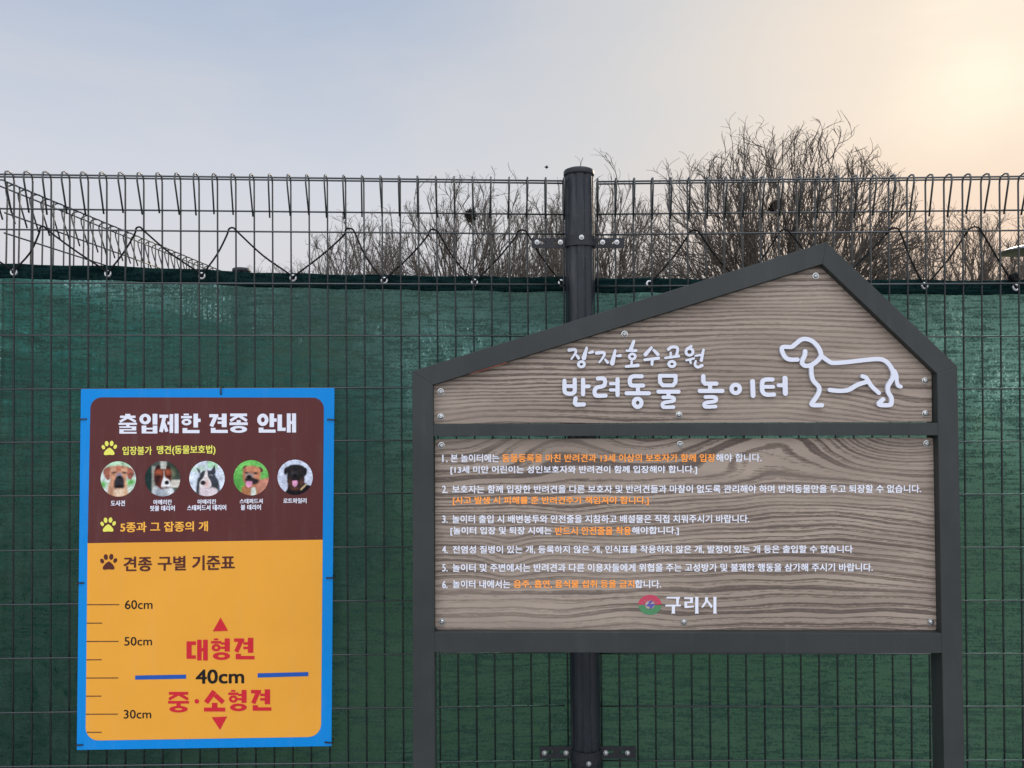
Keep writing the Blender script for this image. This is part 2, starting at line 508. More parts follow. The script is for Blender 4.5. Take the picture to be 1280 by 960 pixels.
def text(acc, s, x0, x1, y0, y1, plane, off, bx=.02, by=.02, tilt=0., step=.4, square=True):
    """words between photo columns x0..x1 and rows y0..y1 (y1 below y0), thickened by bx, by of the height"""
    V, E = glyph_edges(s)
    mn, mx = V.min(0), V.max(0); H = y1 - y0; ex, ey = bx * H, by * H
    sx = (x1 - x0 - 2 * ex) / (mx[0] - mn[0]); sy = (H - 2 * ey) / (mx[1] - mn[1])
    Q = np.stack([x0 + ex + (V[:, 0] - mn[0]) * sx, y1 - ey - (V[:, 1] - mn[1]) * sy], -1)
    A, B = Q[E[:, 0]], Q[E[:, 1]]
    ys = np.arange(y0 - 1.5, y1 + 1.5 + step, step)
    allx = np.arange(x0 - 1.5, x1 + 1.5 + step, step); f = np.full((len(ys), len(allx)), 9.)
    lo, hi = np.minimum(A[:, 0], B[:, 0]), np.maximum(A[:, 0], B[:, 0])
    for c0 in range(0, len(allx), 24):
        xs = allx[c0:c0 + 24]; sel = (hi > xs[0] - 4) & (lo < xs[-1] + 4)
        if not sel.any(): continue
        a, b = A[sel], B[sel]; X, Y = np.meshgrid(xs, ys); P = np.stack([X, Y], -1)[:, :, None, :]
        ab = b - a; t = np.clip(((P - a) * ab).sum(-1) / np.maximum((ab ** 2).sum(-1), 1e-12), 0, 1)
        d = np.sqrt((((P - a) - t[..., None] * ab) ** 2).sum(-1)).min(-1)
        xa, xb = a[:, 0], b[:, 0]; Xe = X[..., None]
        hit = (xa > Xe) != (xb > Xe); yc = a[:, 1] + (b[:, 1] - a[:, 1]) * (Xe - xa) / np.where(xb == xa, 1e-12, xb - xa)
        ins = ((hit & (yc > Y[..., None])).sum(-1) % 2) == 1
        f[:, c0:c0 + 24] = np.where(ins, -d, d)
    # thicken with a flat brush, sub-cell steps by interpolation
    def dil(g, r, ax):
        k = r / step; n = int(k); fr = k - n; out = g.copy()
        for sgn in (-1, 1):
            for q in range(1, n + 1): out = np.minimum(out, np.roll(g, sgn * q, ax))
            if fr > 1e-3: out = np.minimum(out, np.roll(g, sgn * n, ax) * (1 - fr) + np.roll(g, sgn * (n + 1), ax) * fr)
        return out
    f = dil(dil(f, ex, 1), ey, 0) if square else f - ex
    V2, F2 = contour(f, allx, ys)
    xm = (x0 + x1) / 2
    V2 = [(x, y + (x - xm) * tilt) for x, y in V2]
    acc.add(*sheet(V2, F2, plane, off))


# ------------------------------------------------------------------ the setting: ground
def plane_sheet(name, x0, x1, y0, y1, z, m):
    return obj(name, [(x0, y0, z), (x1, y0, z), (x1, y1, z), (x0, y1, z)], [(0, 1, 2, 3)], m)
tag(plane_sheet('ground', -900, 900, -900, 900, 0., M['grass']), kind='structure')
tag(plane_sheet('pavement', -40, 40, -40, 1.95, .004, M['paving']), kind='structure')
kv, kf = prism([(-40, 1.95, .0), (40, 1.95, .0), (40, 1.95, .10), (-40, 1.95, .10)], Vector((0, -1, 0)), .12)
bevel(tag(obj('kerb', kv, kf, mat('kerb_concrete', color=(.30, .295, .285), rough=.85, var=.2, vscale=12)), kind='structure'), .008)

# ------------------------------------------------------------------ the mesh fence
D = 2.147
POST = Vector(((724 - 640) / F * D, D, 0))
PL = Plane(POST, R(2.07))        # left bay, comes nearer towards the left
PR = Plane(POST, R(-2.3))        # right bay, comes nearer towards the right
LROWS = [(221.9, 229), (261.7, 268), (287.5, 292.5), (353.6, 355.8), (419.2, 419.8), (486.3, 483.9), (552.6, 549.5), (619.5, 615.2),
         (687.5, 681.4), (755, 748.3), (822.3, 815.5), (890, 882), (957.4, 951)]           # photo rows at x=80 and x=690
RROWS = [(230, 223.5), (267.8, 262.7), (293.5, 288), (358, 354), (423.2, 420), (488.5, 485.4), (554, 551.7), (619.8, 617.6),
         (685.5, 684), (751.2, 750.4), (817, 817), (882.7, 883), (950.7, 950.2)]           # at x=750 and x=1280
def lx(i, py):
    a, b = 1 / (1 - .000), None
    t = i / 30.; k = .034
    t = t * (1 + k * (1 - t) * .5)                # slight perspective bunching towards the post
    xt, xb = 17.3 + (705.5 - 17.3) * t, 16.2 + (710.0 - 16.2) * t
    return xt + (xb - xt) * (py - 430) / 470.
def rx(i, py):
    t = (i) / 23.; t = t * (1 - .034 * .5 * (1 - t))
    return 746.3 + (1272.7 - 746.3) * t + 5.6 * (py - 250) / 620.
WR, HR = .0025, .0024


def bay(plane, rows, xa, xb, vx, irange, xl, xr):
    P = []
    def zr(r, px):                                # height of row r at photo column px
        ya = rows[r][0] + (rows[r][1] - rows[r][0]) * (px - xa) / (xb - xa)
        return ya
    n = plane.n; low = .06
    for r in range(len(rows)):
        P.append(([plane.at(xl, zr(r, xl), .0045), plane.at((xl + xr) / 2, zr(r, (xl + xr) / 2), .0045), plane.at(xr, zr(r, xr), .0045)], HR))
    for k in (1, 2, 3, 4):                        # rows below the picture, down to the kerb
        a = plane.at(xl, zr(12, xl), .0045); b = plane.at(xr, zr(12, xr), .0045)
        P.append(([a - Vector((0, 0, .146 * k)), b - Vector((0, 0, .146 * k))], HR))
    P.append(([plane.at(xl, zr(0, xl), .0045) + n * .036 - Vector((0, 0, .004)), plane.at(xr, zr(0, xr), .0045) + n * .036 - Vector((0, 0, .004))], HR))
    for i in irange:
        yt = zr(0, vx(i, 230)); top = plane.at(vx(i, yt), yt); bot = plane.at(vx(i, 900), 900.)
        down = (bot - top).normalized(); bot = top + down * ((top.z - low) / -down.z)
        y2 = zr(1, vx(i, 262)); z2 = plane.at(vx(i, y2), y2).z
        e = Vector((0, 0, 1)); j = random.uniform(-.005, .005)
        tip = Vector((top.x, top.y, z2 - .017 + j)) + n * (.013 + random.uniform(-.003, .004)) + plane.d * random.uniform(-.003, .003)
        P.append(([bot, top - e * .012, top + e * .001 + n * .003, top + e * .0065 + n * .013, top + e * .0075 + n * .026, top + e * .003 + n * .038,
                   top - e * .006 + n * .0425, top - e * .02 + n * .0405, tip], WR))
    return tubes(P, 6)

random.seed(3)
fence = empty('wire_fence', (POST.x, POST.y, 0), 'charcoal welded wire fence with rolled top behind the blue sign and wooden board', 'fence')
obj('wire_panel', *bay(PL, LROWS, 80, 690, lx, range(-11, 31), -260, 706), M['wire'], fence, smooth=True)
obj('wire_panel', *bay(PR, RROWS, 750, 1280, rx, range(0, 34), 745, 1530), M['wire'], fence, smooth=True)

# fluted post with its cap
ax_t = PL.at(723.5, 216.5); ax_b = PL.at(732.4, 945)
axd = (ax_b - ax_t).normalized()
def post_mesh(top, d, length, r=.0412):
    prof = []
    for k in range(72):
        a = 2 * math.pi * k / 72; deg = math.degrees(a); rr = r
        for c, w_, dp in ((248, 9, .004), (270, 5, .0018), (292, 9, .004), (90, 9, .004), (205, 7, .0025), (335, 7, .0025)):
            q = abs((deg - c + 180) % 360 - 180)
            if q < w_: rr -= dp * (1 - (q / w_) ** 2)
        prof.append((rr * math.cos(a), rr * math.sin(a)))
    V = []; Fc = []; n = len(prof)
    for t in (0, length):
        for x, y in prof: V.append(top + d * t + Vector((x, y, 0)))
    for k in range(n): Fc.append((k, k + n, (k + 1) % n + n, (k + 1) % n))
    Fc.append(tuple(range(n))); return V, Fc
o = obj('post', *post_mesh(ax_t, axd, ax_t.z + .25), M['post'], fence, smooth=True)
md = o.modifiers.new('edges', 'EDGE_SPLIT'); md.split_angle = R(50)
obj('post_cap', *lathe([(.0425, -.012), (.0432, -.008), (.0432, .001), (.041, .0045), (.034, .0075), (.018, .0095), (.004, .010)], 40, ax_t + Vector((0, 0, .002)), (0, 0, 1)), M['clamp'], o, smooth=True)


def bolt_mesh(p, n, s=.8):
    prof = [(.0085 * s, 0), (.0085 * s, .0012), (.0056 * s, .0014), (.0056 * s, .0042), (.0048 * s, .0055), (.0028 * s, .0062), (.0026 * s, .0035), (.0005, .0033)]
    return lathe(prof, 20, p, n)

def clamp(y0, y1, cx, lp, rp, bolts):
    """strap round the post with two slotted ears bolted to the bays"""
    cy = (y0 + y1) / 2
    c = ax_t + axd * ((ax_t.z - PL.at(cx, cy).z) / -axd.z)
    hh = (PL.at(cx, y0).z - PL.at(cx, y1).z) / 2
    V = []; Fc = []; prof = []; ro, ri = .0455, .0425
    angs = [R(180 + 180 * k / 24) for k in range(25)]
    for q in (ro, ri): prof.append([(q * math.cos(a), q * math.sin(a)) for a in angs])
    for zz in (hh, -hh):
        for pr in prof:
            for x, y in pr: V.append(c + Vector((x, y, zz)))
    n = 25
    for k in range(n - 1):
        Fc += [(k, k + 1, k + 1 + 2 * n, k + 2 * n), (k + n, k + 3 * n, k + 1 + 3 * n, k + 1 + n), (k, k + n, k + 1 + n, k + 1), (k + 2 * n, k + 1 + 2 * n, k + 1 + 3 * n, k + 3 * n)]
    acc = Acc().add(V, Fc)
    for (x0, x1), pl in ((lp, PL), (rp, PR)):
        mid = (x0 + x1) / 2
        def f(P, x0=x0, x1=x1, mid=mid):
            d = sd_box(P, x0, y0, x1, y1, 1.2)
            for s in (-1, 1): d = np.maximum(d, -sd_cap(P, (mid + s * 9 - 3.2, cy - .5), (mid + s * 9 + 3.2, cy - .5), 1.9))
            return d
        xs, ys, P = grid(x0 - 1, y0 - 1, x1 + 1, y1 + 1, .8); V2, F2 = contour(f(P), xs, ys, False)
        acc.add(*sheet(V2, F2, pl, .014, .0035))
    o = acc.build('clamp', M['clamp'], fence)
    for bx, by in bolts:
        if abs(bx - cx) < 8: p = c + Vector(((bx - cx) / F * D, -ro, (cy - by) / F * D)); n_ = Vector((0, -1, 0))
        else:
            pl = PL if bx < cx else PR; p = pl.at(bx, by, .0145); n_ = pl.n
        obj('bolt', *bolt_mesh(p, n_), M['zinc'], o, smooth=False)
clamp(297.5, 310, 724.5, (664.5, 709), (739, 780.5), [(671.3, 302.7), (700.5, 302.7), (725, 301), (753.3, 302.7), (771, 302.7)])
clamp(933, 948.5, 732.4, (674.5, 717), (747, 795), [(680.5, 941), (707.5, 941), (734, 945), (757.3, 940.8), (784.5, 941)])

# ------------------------------------------------------------------ the green net on the fence, its cord
EYE = [(-106, 337), (12.5, 339), (130, 340.3), (248, 342.8), (364, 346), (479, 349), (593, 351.5), (702.5, 352.5), (813, 353.5), (930, 354.3), (1046, 355), (1161, 355.6), (1275, 358), (1390, 360)]
HEM = [(-260, 326), (0, 328.3), (80, 329.3), (150, 331), (250, 334.8), (340, 339.5), (480, 342), (600, 344), (700, 345), (760, 346), (950, 347), (1130, 347.6), (1280, 349), (1530, 351)]
def interp(T, x):
    for (a, b), (c, d) in zip(T[:-1], T[1:]):
        if x <= c: return b + (d - b) * (x - a) / (c - a)
    return T[-1][1]
def hem_y(x):
    y = interp(HEM, x)
    for (a, _), (b, _) in zip(EYE[:-1], EYE[1:]):
        if a <= x <= b: y += 1.4 * math.sin(math.pi * (x - a) / (b - a)) ** 2 - .6
    return y
def net_pt(px, py, extra=0.):
    """on the net: just behind the wires, billowing a little between them"""
    pl = PL if px < 726 else PR
    p = pl.at(px, py, 0.)
    bil = mnoise.noise(Vector((p.x * 2.3, p.z * 1.6, 3.3))) * .010 + mnoise.noise(Vector((p.x * 7.5, p.z * 3.5, 9.1))) * .006 + mnoise.noise(Vector((p.x * 24, p.z * 7, 1.1))) * .0022
    return p - pl.n * (.022 + bil + extra)
net = empty('shade_net', (0, D, 0), 'translucent dark green windbreak net laced to the back of the wire fence', 'net')
xs = np.linspace(-260, 1530, 260); rows = [0, .01, .02, .04, .06] + list(np.linspace(.09, 1, 70))
V = []; Fc = []; nx = len(xs)
for r in rows:
    for x in xs:
        y0 = hem_y(x) + 9
        V.append(net_pt(x, y0 + (1180 - y0) * r))
for j in range(len(rows) - 1):
    for i in range(nx - 1):
        a = j * nx + i; Fc.append((a + nx, a + nx + 1, a + 1, a))
obj('mesh_cloth', V, Fc, M['net'], net, smooth=True)
V = []; Fc = []
for q, ex in ((0, .0005), (.0, -.0022), (.12, -.0032), (.5, -.0028), (.9, -.003), (1., -.0018), (1., .0012)):
    for x in xs:
        y0 = hem_y(x) + .6 * mnoise.noise(Vector((x * .04, 2, 0)))
        V.append(net_pt(x, y0 + 18.2 * q + .8 * mnoise.noise(Vector((x * .09, 7 * q, 5))) * (q > .8), ex))
for j in range(6):
    for i in range(nx - 1):
        a = j * nx + i; Fc.append((a + nx, a + nx + 1, a + 1, a))
obj('hem', V, Fc, M['hem'], net, smooth=True)
ring = None
for px, py in EYE:
    p = net_pt(px, py, -.0045); pl = PL if px < 726 else PR
    if ring is None:
        ring = obj('eyelet', *lathe([(.0040, -.002), (.0044, .0012), (.0060, .0026), (.0085, .0024), (.0104, .0008), (.0108, -.002)], 22, p, pl.n), M['eyelet'], net, origin=p, smooth=True)
        bm = bmesh.new(); bm.from_mesh(ring.data); bmesh.ops.delete(bm, geom=[f for f in bm.faces if len(f.verts) > 4], context='FACES'); bm.to_mesh(ring.data); bm.free()
    else:
        c = ring.copy(); COL.objects.link(c); c.parent = net; c.location = p - net.location
PEAK = [(-68, 284), (54, 286), (174, 286.8), (290, 287.6), (436, 288.4), (541, 289.6), (652, 290.4), (766, 291), (867, 290.5), (980, 290), (1116, 288), (1217, 286.6), (1330, 285)]
def cord_paths(rng):
    pts = []
    for k in rng:
        a, b, pk = EYE[k], EYE[k + 1], PEAK[k]
        pl = PL if pk[0] < 726 else PR; e = Vector((0, 0, 1))
        pa, pb = net_pt(*a, -.006), net_pt(*b, -.006)
        if not pts: pts.append(pa + Vector((.001, 0, -.003)))
        top = pl.at(pk[0], pk[1], .004)
        pts += [pa + pl.n * .004 + Vector((.006, 0, .006))]
        m1 = pa.lerp(top, .5); pts.append(m1 + pl.n * -.006 + Vector((random.uniform(-.004, .002), 0, random.uniform(-.006, .0))))
        pts += [top + Vector((-.018, .004, -.013)) - pl.n * .006, top + Vector((-.008, 0, .0035)), top + Vector((.006, 0, .0045)) + pl.n * .006, top + Vector((.018, 0, -.007)) + pl.n * .006]
        m2 = top.lerp(pb, .5); pts.append(m2 + pl.n * .006 + Vector((random.uniform(-.002, .004), 0, random.uniform(-.005, .002))))
        pts += [pb + Vector((-.010, 0, .011)) + pl.n * .003, pb + Vector((.0, 0, -.001)) + pl.n * .002]
    return [tuple(q) for q in pts]
def cord(name, label, rng):
    sm = [Vector(q) for q in smooth_path(cord_paths(rng), 4)]
    pl = PL if rng[0] < 7 else PR
    o = obj(name, *tubes([(sm, .0025)], 7), M['cord'], None, origin=sm[0], smooth=True)
    return tag(o, label, 'cord', 'black lacing cords of the green net')
cord('lacing_cord', 'black cord zigzagging from the green net over the wires, left of the fence post', list(range(0, 7)))
c2 = cord('lacing_cord', 'black cord zigzagging between eyelets and wire, right of the fence post above the board', list(range(8, 12)))
kp = net_pt(1268, 346, -.02); P = []
for k in range(26):
    a = k * 1.9; P.append(tuple(kp + Vector((.0085 * math.cos(a) + .004 * math.cos(3 * a), .006 * math.sin(a * .7), .006 * math.sin(a) - .0004 * k + .004))))
obj('knot', *tubes([(smooth_path(P, 3), .003)], 6), M['cord'], c2, smooth=True)

# ------------------------------------------------------------------ the side fence that runs away inside the enclosure
SA, SB = Vector((-1.418, 2.13, 0)), Vector((-1.335, 3.74, 0)); sd = (SB - SA).normalized(); sn = Vector((-sd.y, sd.x, 0))
ROWZ = [PL.z(200, LROWS[r][0] + (LROWS[r][1] - LROWS[r][0]) * 120 / 610) for r in range(13)]
ROWZ += [ROWZ[-1] - .146 * k for k in (1, 2, 3, 4)]
side = empty('wire_fence', tuple(SA), 'receding wire fence with rolled top running away behind the green net', 'fence')
Lb = (SB - SA).length
for b in range(4):
    A = SA + sd * (Lb + .05) * b; P = []
    for z in ROWZ: P.append(([A + Vector((0, 0, z)), A + sd * Lb + Vector((0, 0, z))], HR))
    P.append(([A + sn * .038 + Vector((0, 0, ROWZ[0] - .004)), A + sn * .038 + sd * Lb + Vector((0, 0, ROWZ[0] - .004))], HR))
    e = Vector((0, 0, 1))
    for i in range(int(Lb / .0505) + 1):
        top = A + sd * (.01 + i * .0505) + e * ROWZ[0]
        P.append(([top - e * (ROWZ[0] - .06), top - e * .012, top + e * .001 + sn * .003, top + e * .0065 + sn * .013, top + e * .0075 + sn * .026, top + e * .003 + sn * .038,
                   top - e * .006 + sn * .0425, top - e * .02 + sn * .0405, top + sn * .013 + e * (ROWZ[1] - ROWZ[0] - .017)], WR))
    obj('wire_panel', *tubes(P, 5), M['wire'], side, smooth=True)
    q = A + sd * (Lb + .025); q.z = ROWZ[0] + .045
    po = obj('post', *post_mesh(q, Vector((0, 0, -1)), q.z), M['post'], side, smooth=True)
    obj('post_cap', *lathe([(.0425, -.012), (.0432, -.008), (.0432, .001), (.041, .0045), (.034, .0075), (.018, .0095), (.004, .010)], 32, q + Vector((0, 0, .002)), (0, 0, 1)), M['clamp'], po, smooth=True)
V = []; Fc = []; ns = 90
zt = PL.z(200, 333)
for z in np.linspace(zt, .1, 24):
    for k in range(ns):
        p = SA + sd * (6.0 * k / (ns - 1) + .02) + sn * (.016 + .008 * mnoise.noise(Vector((k * .3, z * 2, 5)))); V.append((p.x, p.y, z - .012 * mnoise.noise(Vector((k * .11, 0, 3)))))
for j in range(23):
    for i in range(ns - 1):
        a = j * ns + i; Fc.append((a + ns, a + ns + 1, a + 1, a))
tag(obj('shade_net', V, Fc, M['net'], None, origin=tuple(SA), smooth=True), 'second green windbreak net hanging on the receding side fence', 'net')

# ------------------------------------------------------------------ the house-shaped notice board
BY = 1.80
PB = Plane((0, BY, 0), 0.)
board = empty('notice_board', (.41, BY + .025, 0), 'house shaped notice board with dark steel frame and two wood grain panels', 'notice board')
DEP = .05
def beam(name, pts, off=0., dep=DEP, bw=.0009):
    pts = [PB.at(x, y, off) if not isinstance(x, Vector) else x for x, y in pts]
    o = obj(name, *prism(pts, PB.n, dep), M['frame'], board); return bevel(o, bw, 3)
def down(x0, y0, x1):      # foot of a post edge: straight down to the ground
    p = PB.at(x0, y0); q = PB.at(x1, 950.); d = (q - p); return p + d * (p.z / -d.z)
OL, OA, OR_ = (515.5, 464), (1033, 302.5), (1196.8, 457.8)
IL, IA, IR = (541.3, 481), (1028, 330), (1171.4, 467)
V, Fc = prism([down(515.5, 464, 516), down(541.3, 481, 543.8), PB.at(*IL), PB.at(*OL)], PB.n, DEP)
bevel(obj('post', V, Fc, M['frame'], board), .0016, 3)
V, Fc = prism([down(1171.4, 467, 1180), down(1196.8, 457.8, 1206), PB.at(*OR_), PB.at(*IR)], PB.n, DEP)
bevel(obj('post', V, Fc, M['frame'], board), .0016, 3)
beam('roof_beam', [OL, IL, IA, OA], -.0006, DEP - .0012)
beam('roof_beam', [OA, IA, IR, OR_], -.0006, DEP - .0012)
beam('crossbar', [(541.5, 545.4), (1174.5, 544.2), (1173, 528.6), (541.5, 530.6)], -.0012, DEP - .004)
beam('crossbar', [(542.6, 815.6), (1178.6, 816.4), (1178.2, 791.6), (542.5, 790)], -.0012, DEP - .0024)

REC = -.021
def rounded(pts, r=4, n=4):
    out = []; k = len(pts)
    for i in range(k):
        p, a, b = np.array(pts[i], float), np.array(pts[i - 1], float), np.array(pts[(i + 1) % k], float)
        u = (a - p) / np.linalg.norm(a - p); v = (b - p) / np.linalg.norm(b - p)
        for q in range(n + 1):
            t = q / n; out.append(tuple((1 - t) ** 2 * (p + u * r) + 2 * t * (1 - t) * p + t * t * (p + v * r)))
    return out
hp = [PB.at(x, y, REC) for x, y in rounded([(542.4, 529.8), (1165.2, 527.6), (1164.6, 466.6), (1025.6, 331.9), (541.8, 481.6)], 2)]
header = bevel(obj('header_panel', *prism(hp, PB.n, .004), M['wood_top'], board), .0008, 2)
rp = [PB.at(x, y, REC) for x, y in rounded([(544, 787.0), (1170.8, 788.3), (1166.6, 547), (543.6, 548.8)], 4)]
rules = bevel(obj('rules_panel', *prism(rp, PB.n, .004), M['wood_low'], board), .0008, 2)
tv = [PB.at(x, y, -.004) for x, y in [(588, 467.6), (634, 453.6), (633, 451.8), (588, 465.4)]]
obj('red_strip', *prism(tv, PB.n, .001), M['tape'], board)  # thin rust-red strip along the lower edge of the left roof beam

# screws
first = None
for par, pts in ((header, [(551, 489.6), (551, 521), (780.7, 417.6), (848.7, 518.4), (1019.5, 345), (1156, 476), (1156.3, 517)]),
                 (rules, [(552, 556.8), (850, 555.3), (1157.8, 554.6), (552.5, 776.8), (854.8, 777.4), (1163, 777.6)])):
    for x, y in pts:
        p = PB.at(x, y, REC + .0003)
        if first is None:
            prof = [(.0078, 0), (.0078, .0012), (.0058, .0014), (.0056, .0028), (.0049, .0043), (.0036, .0053), (.0022, .0055), (.0020, .0028), (.0004, .0026)]
            first = obj('screw', *lathe(prof, 24, p, PB.n), M['zinc'], par, origin=p, smooth=False)
        else:
            c = first.copy(); COL.objects.link(c); c.parent = par; c.location = p - board.location

# raised lettering of the header
SW = []   # (points, width start, width end) in photo pixels
def zz(ox, oy, s): return lambda pts: [(ox + x / s, oy + y / s) for x, y in pts]
A = zz(690, 410, 6.095); sA = 6.095
def st(tr, s, pts, w, w2=None, curve=False):
    q = tr(pts); q = smooth_path(q, 5) if curve else q
    w2 = w if w2 is None else w2; n = len(q) - 1
    for i in range(n): SW.append((tuple(q[i]), tuple(q[i + 1]), (w + (w2 - w) * i / n) / 2 / s, (w + (w2 - w) * (i + 1) / n) / 2 / s))
def ring_(tr, s, c, r1, r2, w):
    q = tr([(c[0] + r1 * math.cos(t), c[1] + r2 * math.sin(t)) for t in np.linspace(0, 2 * math.pi, 22)])
    for a, b in zip(q[:-1], q[1:]): SW.append((a, b, w / 2 / s, w / 2 / s))
a_ = lambda *k, **kw: st(A, sA, *k, **kw)
# first line, brush strokes
a_([(130, 168), (172, 164), (182, 180), (170, 205), (148, 236)], 26, 14, curve=True); a_([(188, 208), (203, 230)], 18, 22)
a_([(264, 152), (243, 228)], 20, 36); a_([(283, 189), (308, 182)], 16, 24); ring_(A, sA, (224, 276), 23, 20, 21)
a_([(340, 190), (390, 187), (400, 200), (385, 230), (361, 262)], 26, 14, curve=True); a_([(405, 240), (424, 262)], 16, 22)
a_([(482, 172), (459, 268)], 20, 36); a_([(495, 213), (520, 210)], 16, 24)
a_([(624, 100), (601, 162)], 22, 30); a_([(570, 173), (640, 172)], 18, 22); ring_(A, sA, (612, 217), 23, 20, 20); a_([(607, 255), (606, 290)], 17); a_([(565, 293), (655, 285)], 20, 26)
a_([(758, 150), (712, 202)], 20, 30); a_([(775, 168), (806, 200)], 18, 26); a_([(706, 242), (812, 230)], 20, 24); a_([(765, 240), (762, 278)], 22, 20)
a_([(888, 162), (910, 146), (946, 146), (958, 165), (948, 212)], 24, 20, curve=True); a_([(905, 188), (904, 222)], 16); a_([(864, 228), (965, 214)], 18, 22); ring_(A, sA, (914, 274), 24, 20, 21)
ring_(A, sA, (1048, 182), 27, 26, 20); a_([(1062, 138), (1030, 160)], 18, 22); a_([(1024, 246), (1080, 232)], 16, 18); a_([(1052, 244), (1058, 268)], 18, 14)
a_([(1092, 212), (1130, 206)], 14, 18); a_([(1155, 166), (1138, 246)], 18, 24); a_([(1096, 252), (1090, 280), (1110, 298), (1143, 286)], 16, 24, curve=True)
# second line, even rounded strokes
a_([(95, 402), (95, 470), (103, 492), (125, 500), (150, 500), (168, 490), (174, 470), (173, 392)], 31, curve=True); a_([(98, 443), (172, 443)], 28)
a_([(237, 394), (237, 504)], 32); a_([(240, 446), (280, 444)], 29)
a_([(180, 536), (174, 572), (186, 584), (243, 582)], 32)
a_([(350, 385), (388, 384), (403, 398), (402, 430), (385, 444), (342, 454), (326, 475), (328, 505), (345, 516), (408, 515)], 31, curve=True)
a_([(446, 424), (492, 424)], 24); a_([(446, 472), (492, 472)], 24); a_([(500, 390), (500, 510)], 31)
a_([(684, 368), (625, 368), (600, 378), (593, 400), (596, 424), (612, 438), (694, 438)], 31, curve=True); a_([(655, 440), (655, 490)], 30); a_([(569, 497), (738, 497)], 31)
ring_(A, sA, (653, 570), 29, 31, 31)
a_([(822, 364), (942, 364), (942, 412), (922, 437), (845, 437), (824, 414), (822, 364)], 29); a_([(812, 485), (964, 485)], 31); a_([(888, 490), (888, 524)], 29)
a_([(848, 528), (915, 528), (930, 540), (922, 556), (860, 567), (843, 580), (845, 598), (860, 603), (926, 602)], 27, curve=True)
B = zz(860, 410, 8.); sB = 8.
b_ = lambda *k, **kw: st(B, sB, *k, **kw)
b_([(154, 482), (154, 535), (172, 556), (284, 556)], 42, curve=False); b_([(222, 560), (222, 620)], 40); b_([(120, 629), (344, 629)], 42)
b_([(176, 690), (258, 690), (282, 706), (270, 732), (190, 745), (165, 762), (170, 784), (195, 788), (275, 785)], 37, curve=True)
ring_(B, sB, (478, 609), 42, 42, 40); b_([(647, 534), (652, 676)], 46)
b_([(845, 515), (785, 515), (750, 530), (742, 565), (744, 625), (762, 656), (800, 667), (860, 665)], 42, curve=True); b_([(760, 588), (852, 588)], 38)
b_([(908, 573), (955, 573)], 38); b_([(972, 502), (975, 654)], 48)

def fused(strokes, plane, off, depth, step, name, material, parent):
    acc = Acc()
    # group strokes that touch into islands by their boxes, mesh each island on its own grid
    boxes = [[min(a[0], b[0]) - max(r, q) - 1, min(a[1], b[1]) - max(r, q) - 1, max(a[0], b[0]) + max(r, q) + 1, max(a[1], b[1]) + max(r, q) + 1] for a, b, r, q in strokes]
    isl = [[boxes[i], [i]] for i in range(len(strokes))]; ch = True
    while ch:
        ch = False; out = []
        for bx, ids in isl:
            for o in out:
                c = o[0]
                if bx[0] < c[2] and bx[2] > c[0] and bx[1] < c[3] and bx[3] > c[1]:
                    o[0] = [min(bx[0], c[0]), min(bx[1], c[1]), max(bx[2], c[2]), max(bx[3], c[3])]; o[1] += ids; ch = True; break
            else: out.append([bx, list(ids)])
        isl = out
    for bx, ids in isl:
        def f(P):
            d = np.full(P.shape[:-1], 1e9)
            for i in ids: d = np.minimum(d, sd_cap(P, *strokes[i]))
            return d
        sdf_add(acc, f, bx, plane, off, step, depth)
    return acc.build(name, material, parent)
LIFT = REC + .0075
fused(SW, PB, LIFT, .0062, .55, 'lettering', M['white'], header)

SW = []
C = zz(960, 400, 7.111); sC = 7.111
c_ = lambda p, w=38: st(C, sC, p, w, curve=True)
c_([(262, 352), (190, 350), (150, 325), (126, 275), (128, 245), (150, 238), (210, 238), (245, 215), (290, 178), (330, 168), (385, 182), (435, 225), (465, 275), (472, 322), (435, 368), (385, 400), (338, 408), (308, 390), (306, 362), (328, 315), (332, 278)])
c_([(472, 318), (550, 372), (590, 381), (700, 374), (850, 357), (985, 347), (1050, 368), (1095, 420), (1114, 475), (1106, 525), (1070, 585), (1070, 640), (1098, 690), (1098, 742), (1078, 756), (1005, 756), (988, 742), (1024, 706)])
c_([(1125, 452), (1142, 490), (1146, 545), (1158, 582), (1180, 592)], 34)
c_([(386, 408), (388, 480), (405, 540), (452, 592), (455, 640), (425, 695), (392, 740), (402, 757), (480, 757)])
c_([(552, 622), (640, 630), (720, 620), (800, 575), (885, 548)])
c_([(842, 500), (875, 515), (920, 585), (987, 648)], 36)
fused(SW, PB, LIFT, .0062, .55, 'dog_outline', M['white'], header)

# printed rules
INK = REC + .0007
wh, og = Acc(), Acc()
def ln(acc, s, x0, x1, yc, h=10.4, tilt=-.0012): text(acc, s, x0, x1, yc - h / 2, yc + h / 2, PB, INK, .024, .018, tilt, .36)
for n_, yc in zip('123456', (572.9, 611.6, 648.9, 686.8, 709.6, 730.6)):
    text(wh, n_ + '.', 552.6, 559.6, yc - 4.6, yc + 4.8, PB, INK, .03, .02, 0, .36)
ln(wh, '본 놀이터에는', 563.2, 624, 572.7); ln(og, '동물등록을 마친 반려견과 13세 이상의 보호자가 함께 입장', 627.6, 894.2, 572.4); ln(wh, '해야 합니다.', 894.9, 952, 572)
ln(wh, '[13세 미만 어린이는 성인보호자와 반려견이 함께 입장해야 합니다.]', 563, 871.4, 587.5, 11)
ln(wh, '보호자는 함께 입장한 반려견을 다른 보호자 및 반려견들과 마찰이 없도록 관리해야 하며 반려동물만을 두고 퇴장할 수 없습니다.', 565, 1151.5, 611.2)
ln(og, '[사고 발생 시 피해를 준 반려견주가 책임져야 합니다.]', 566, 811, 626, 11)
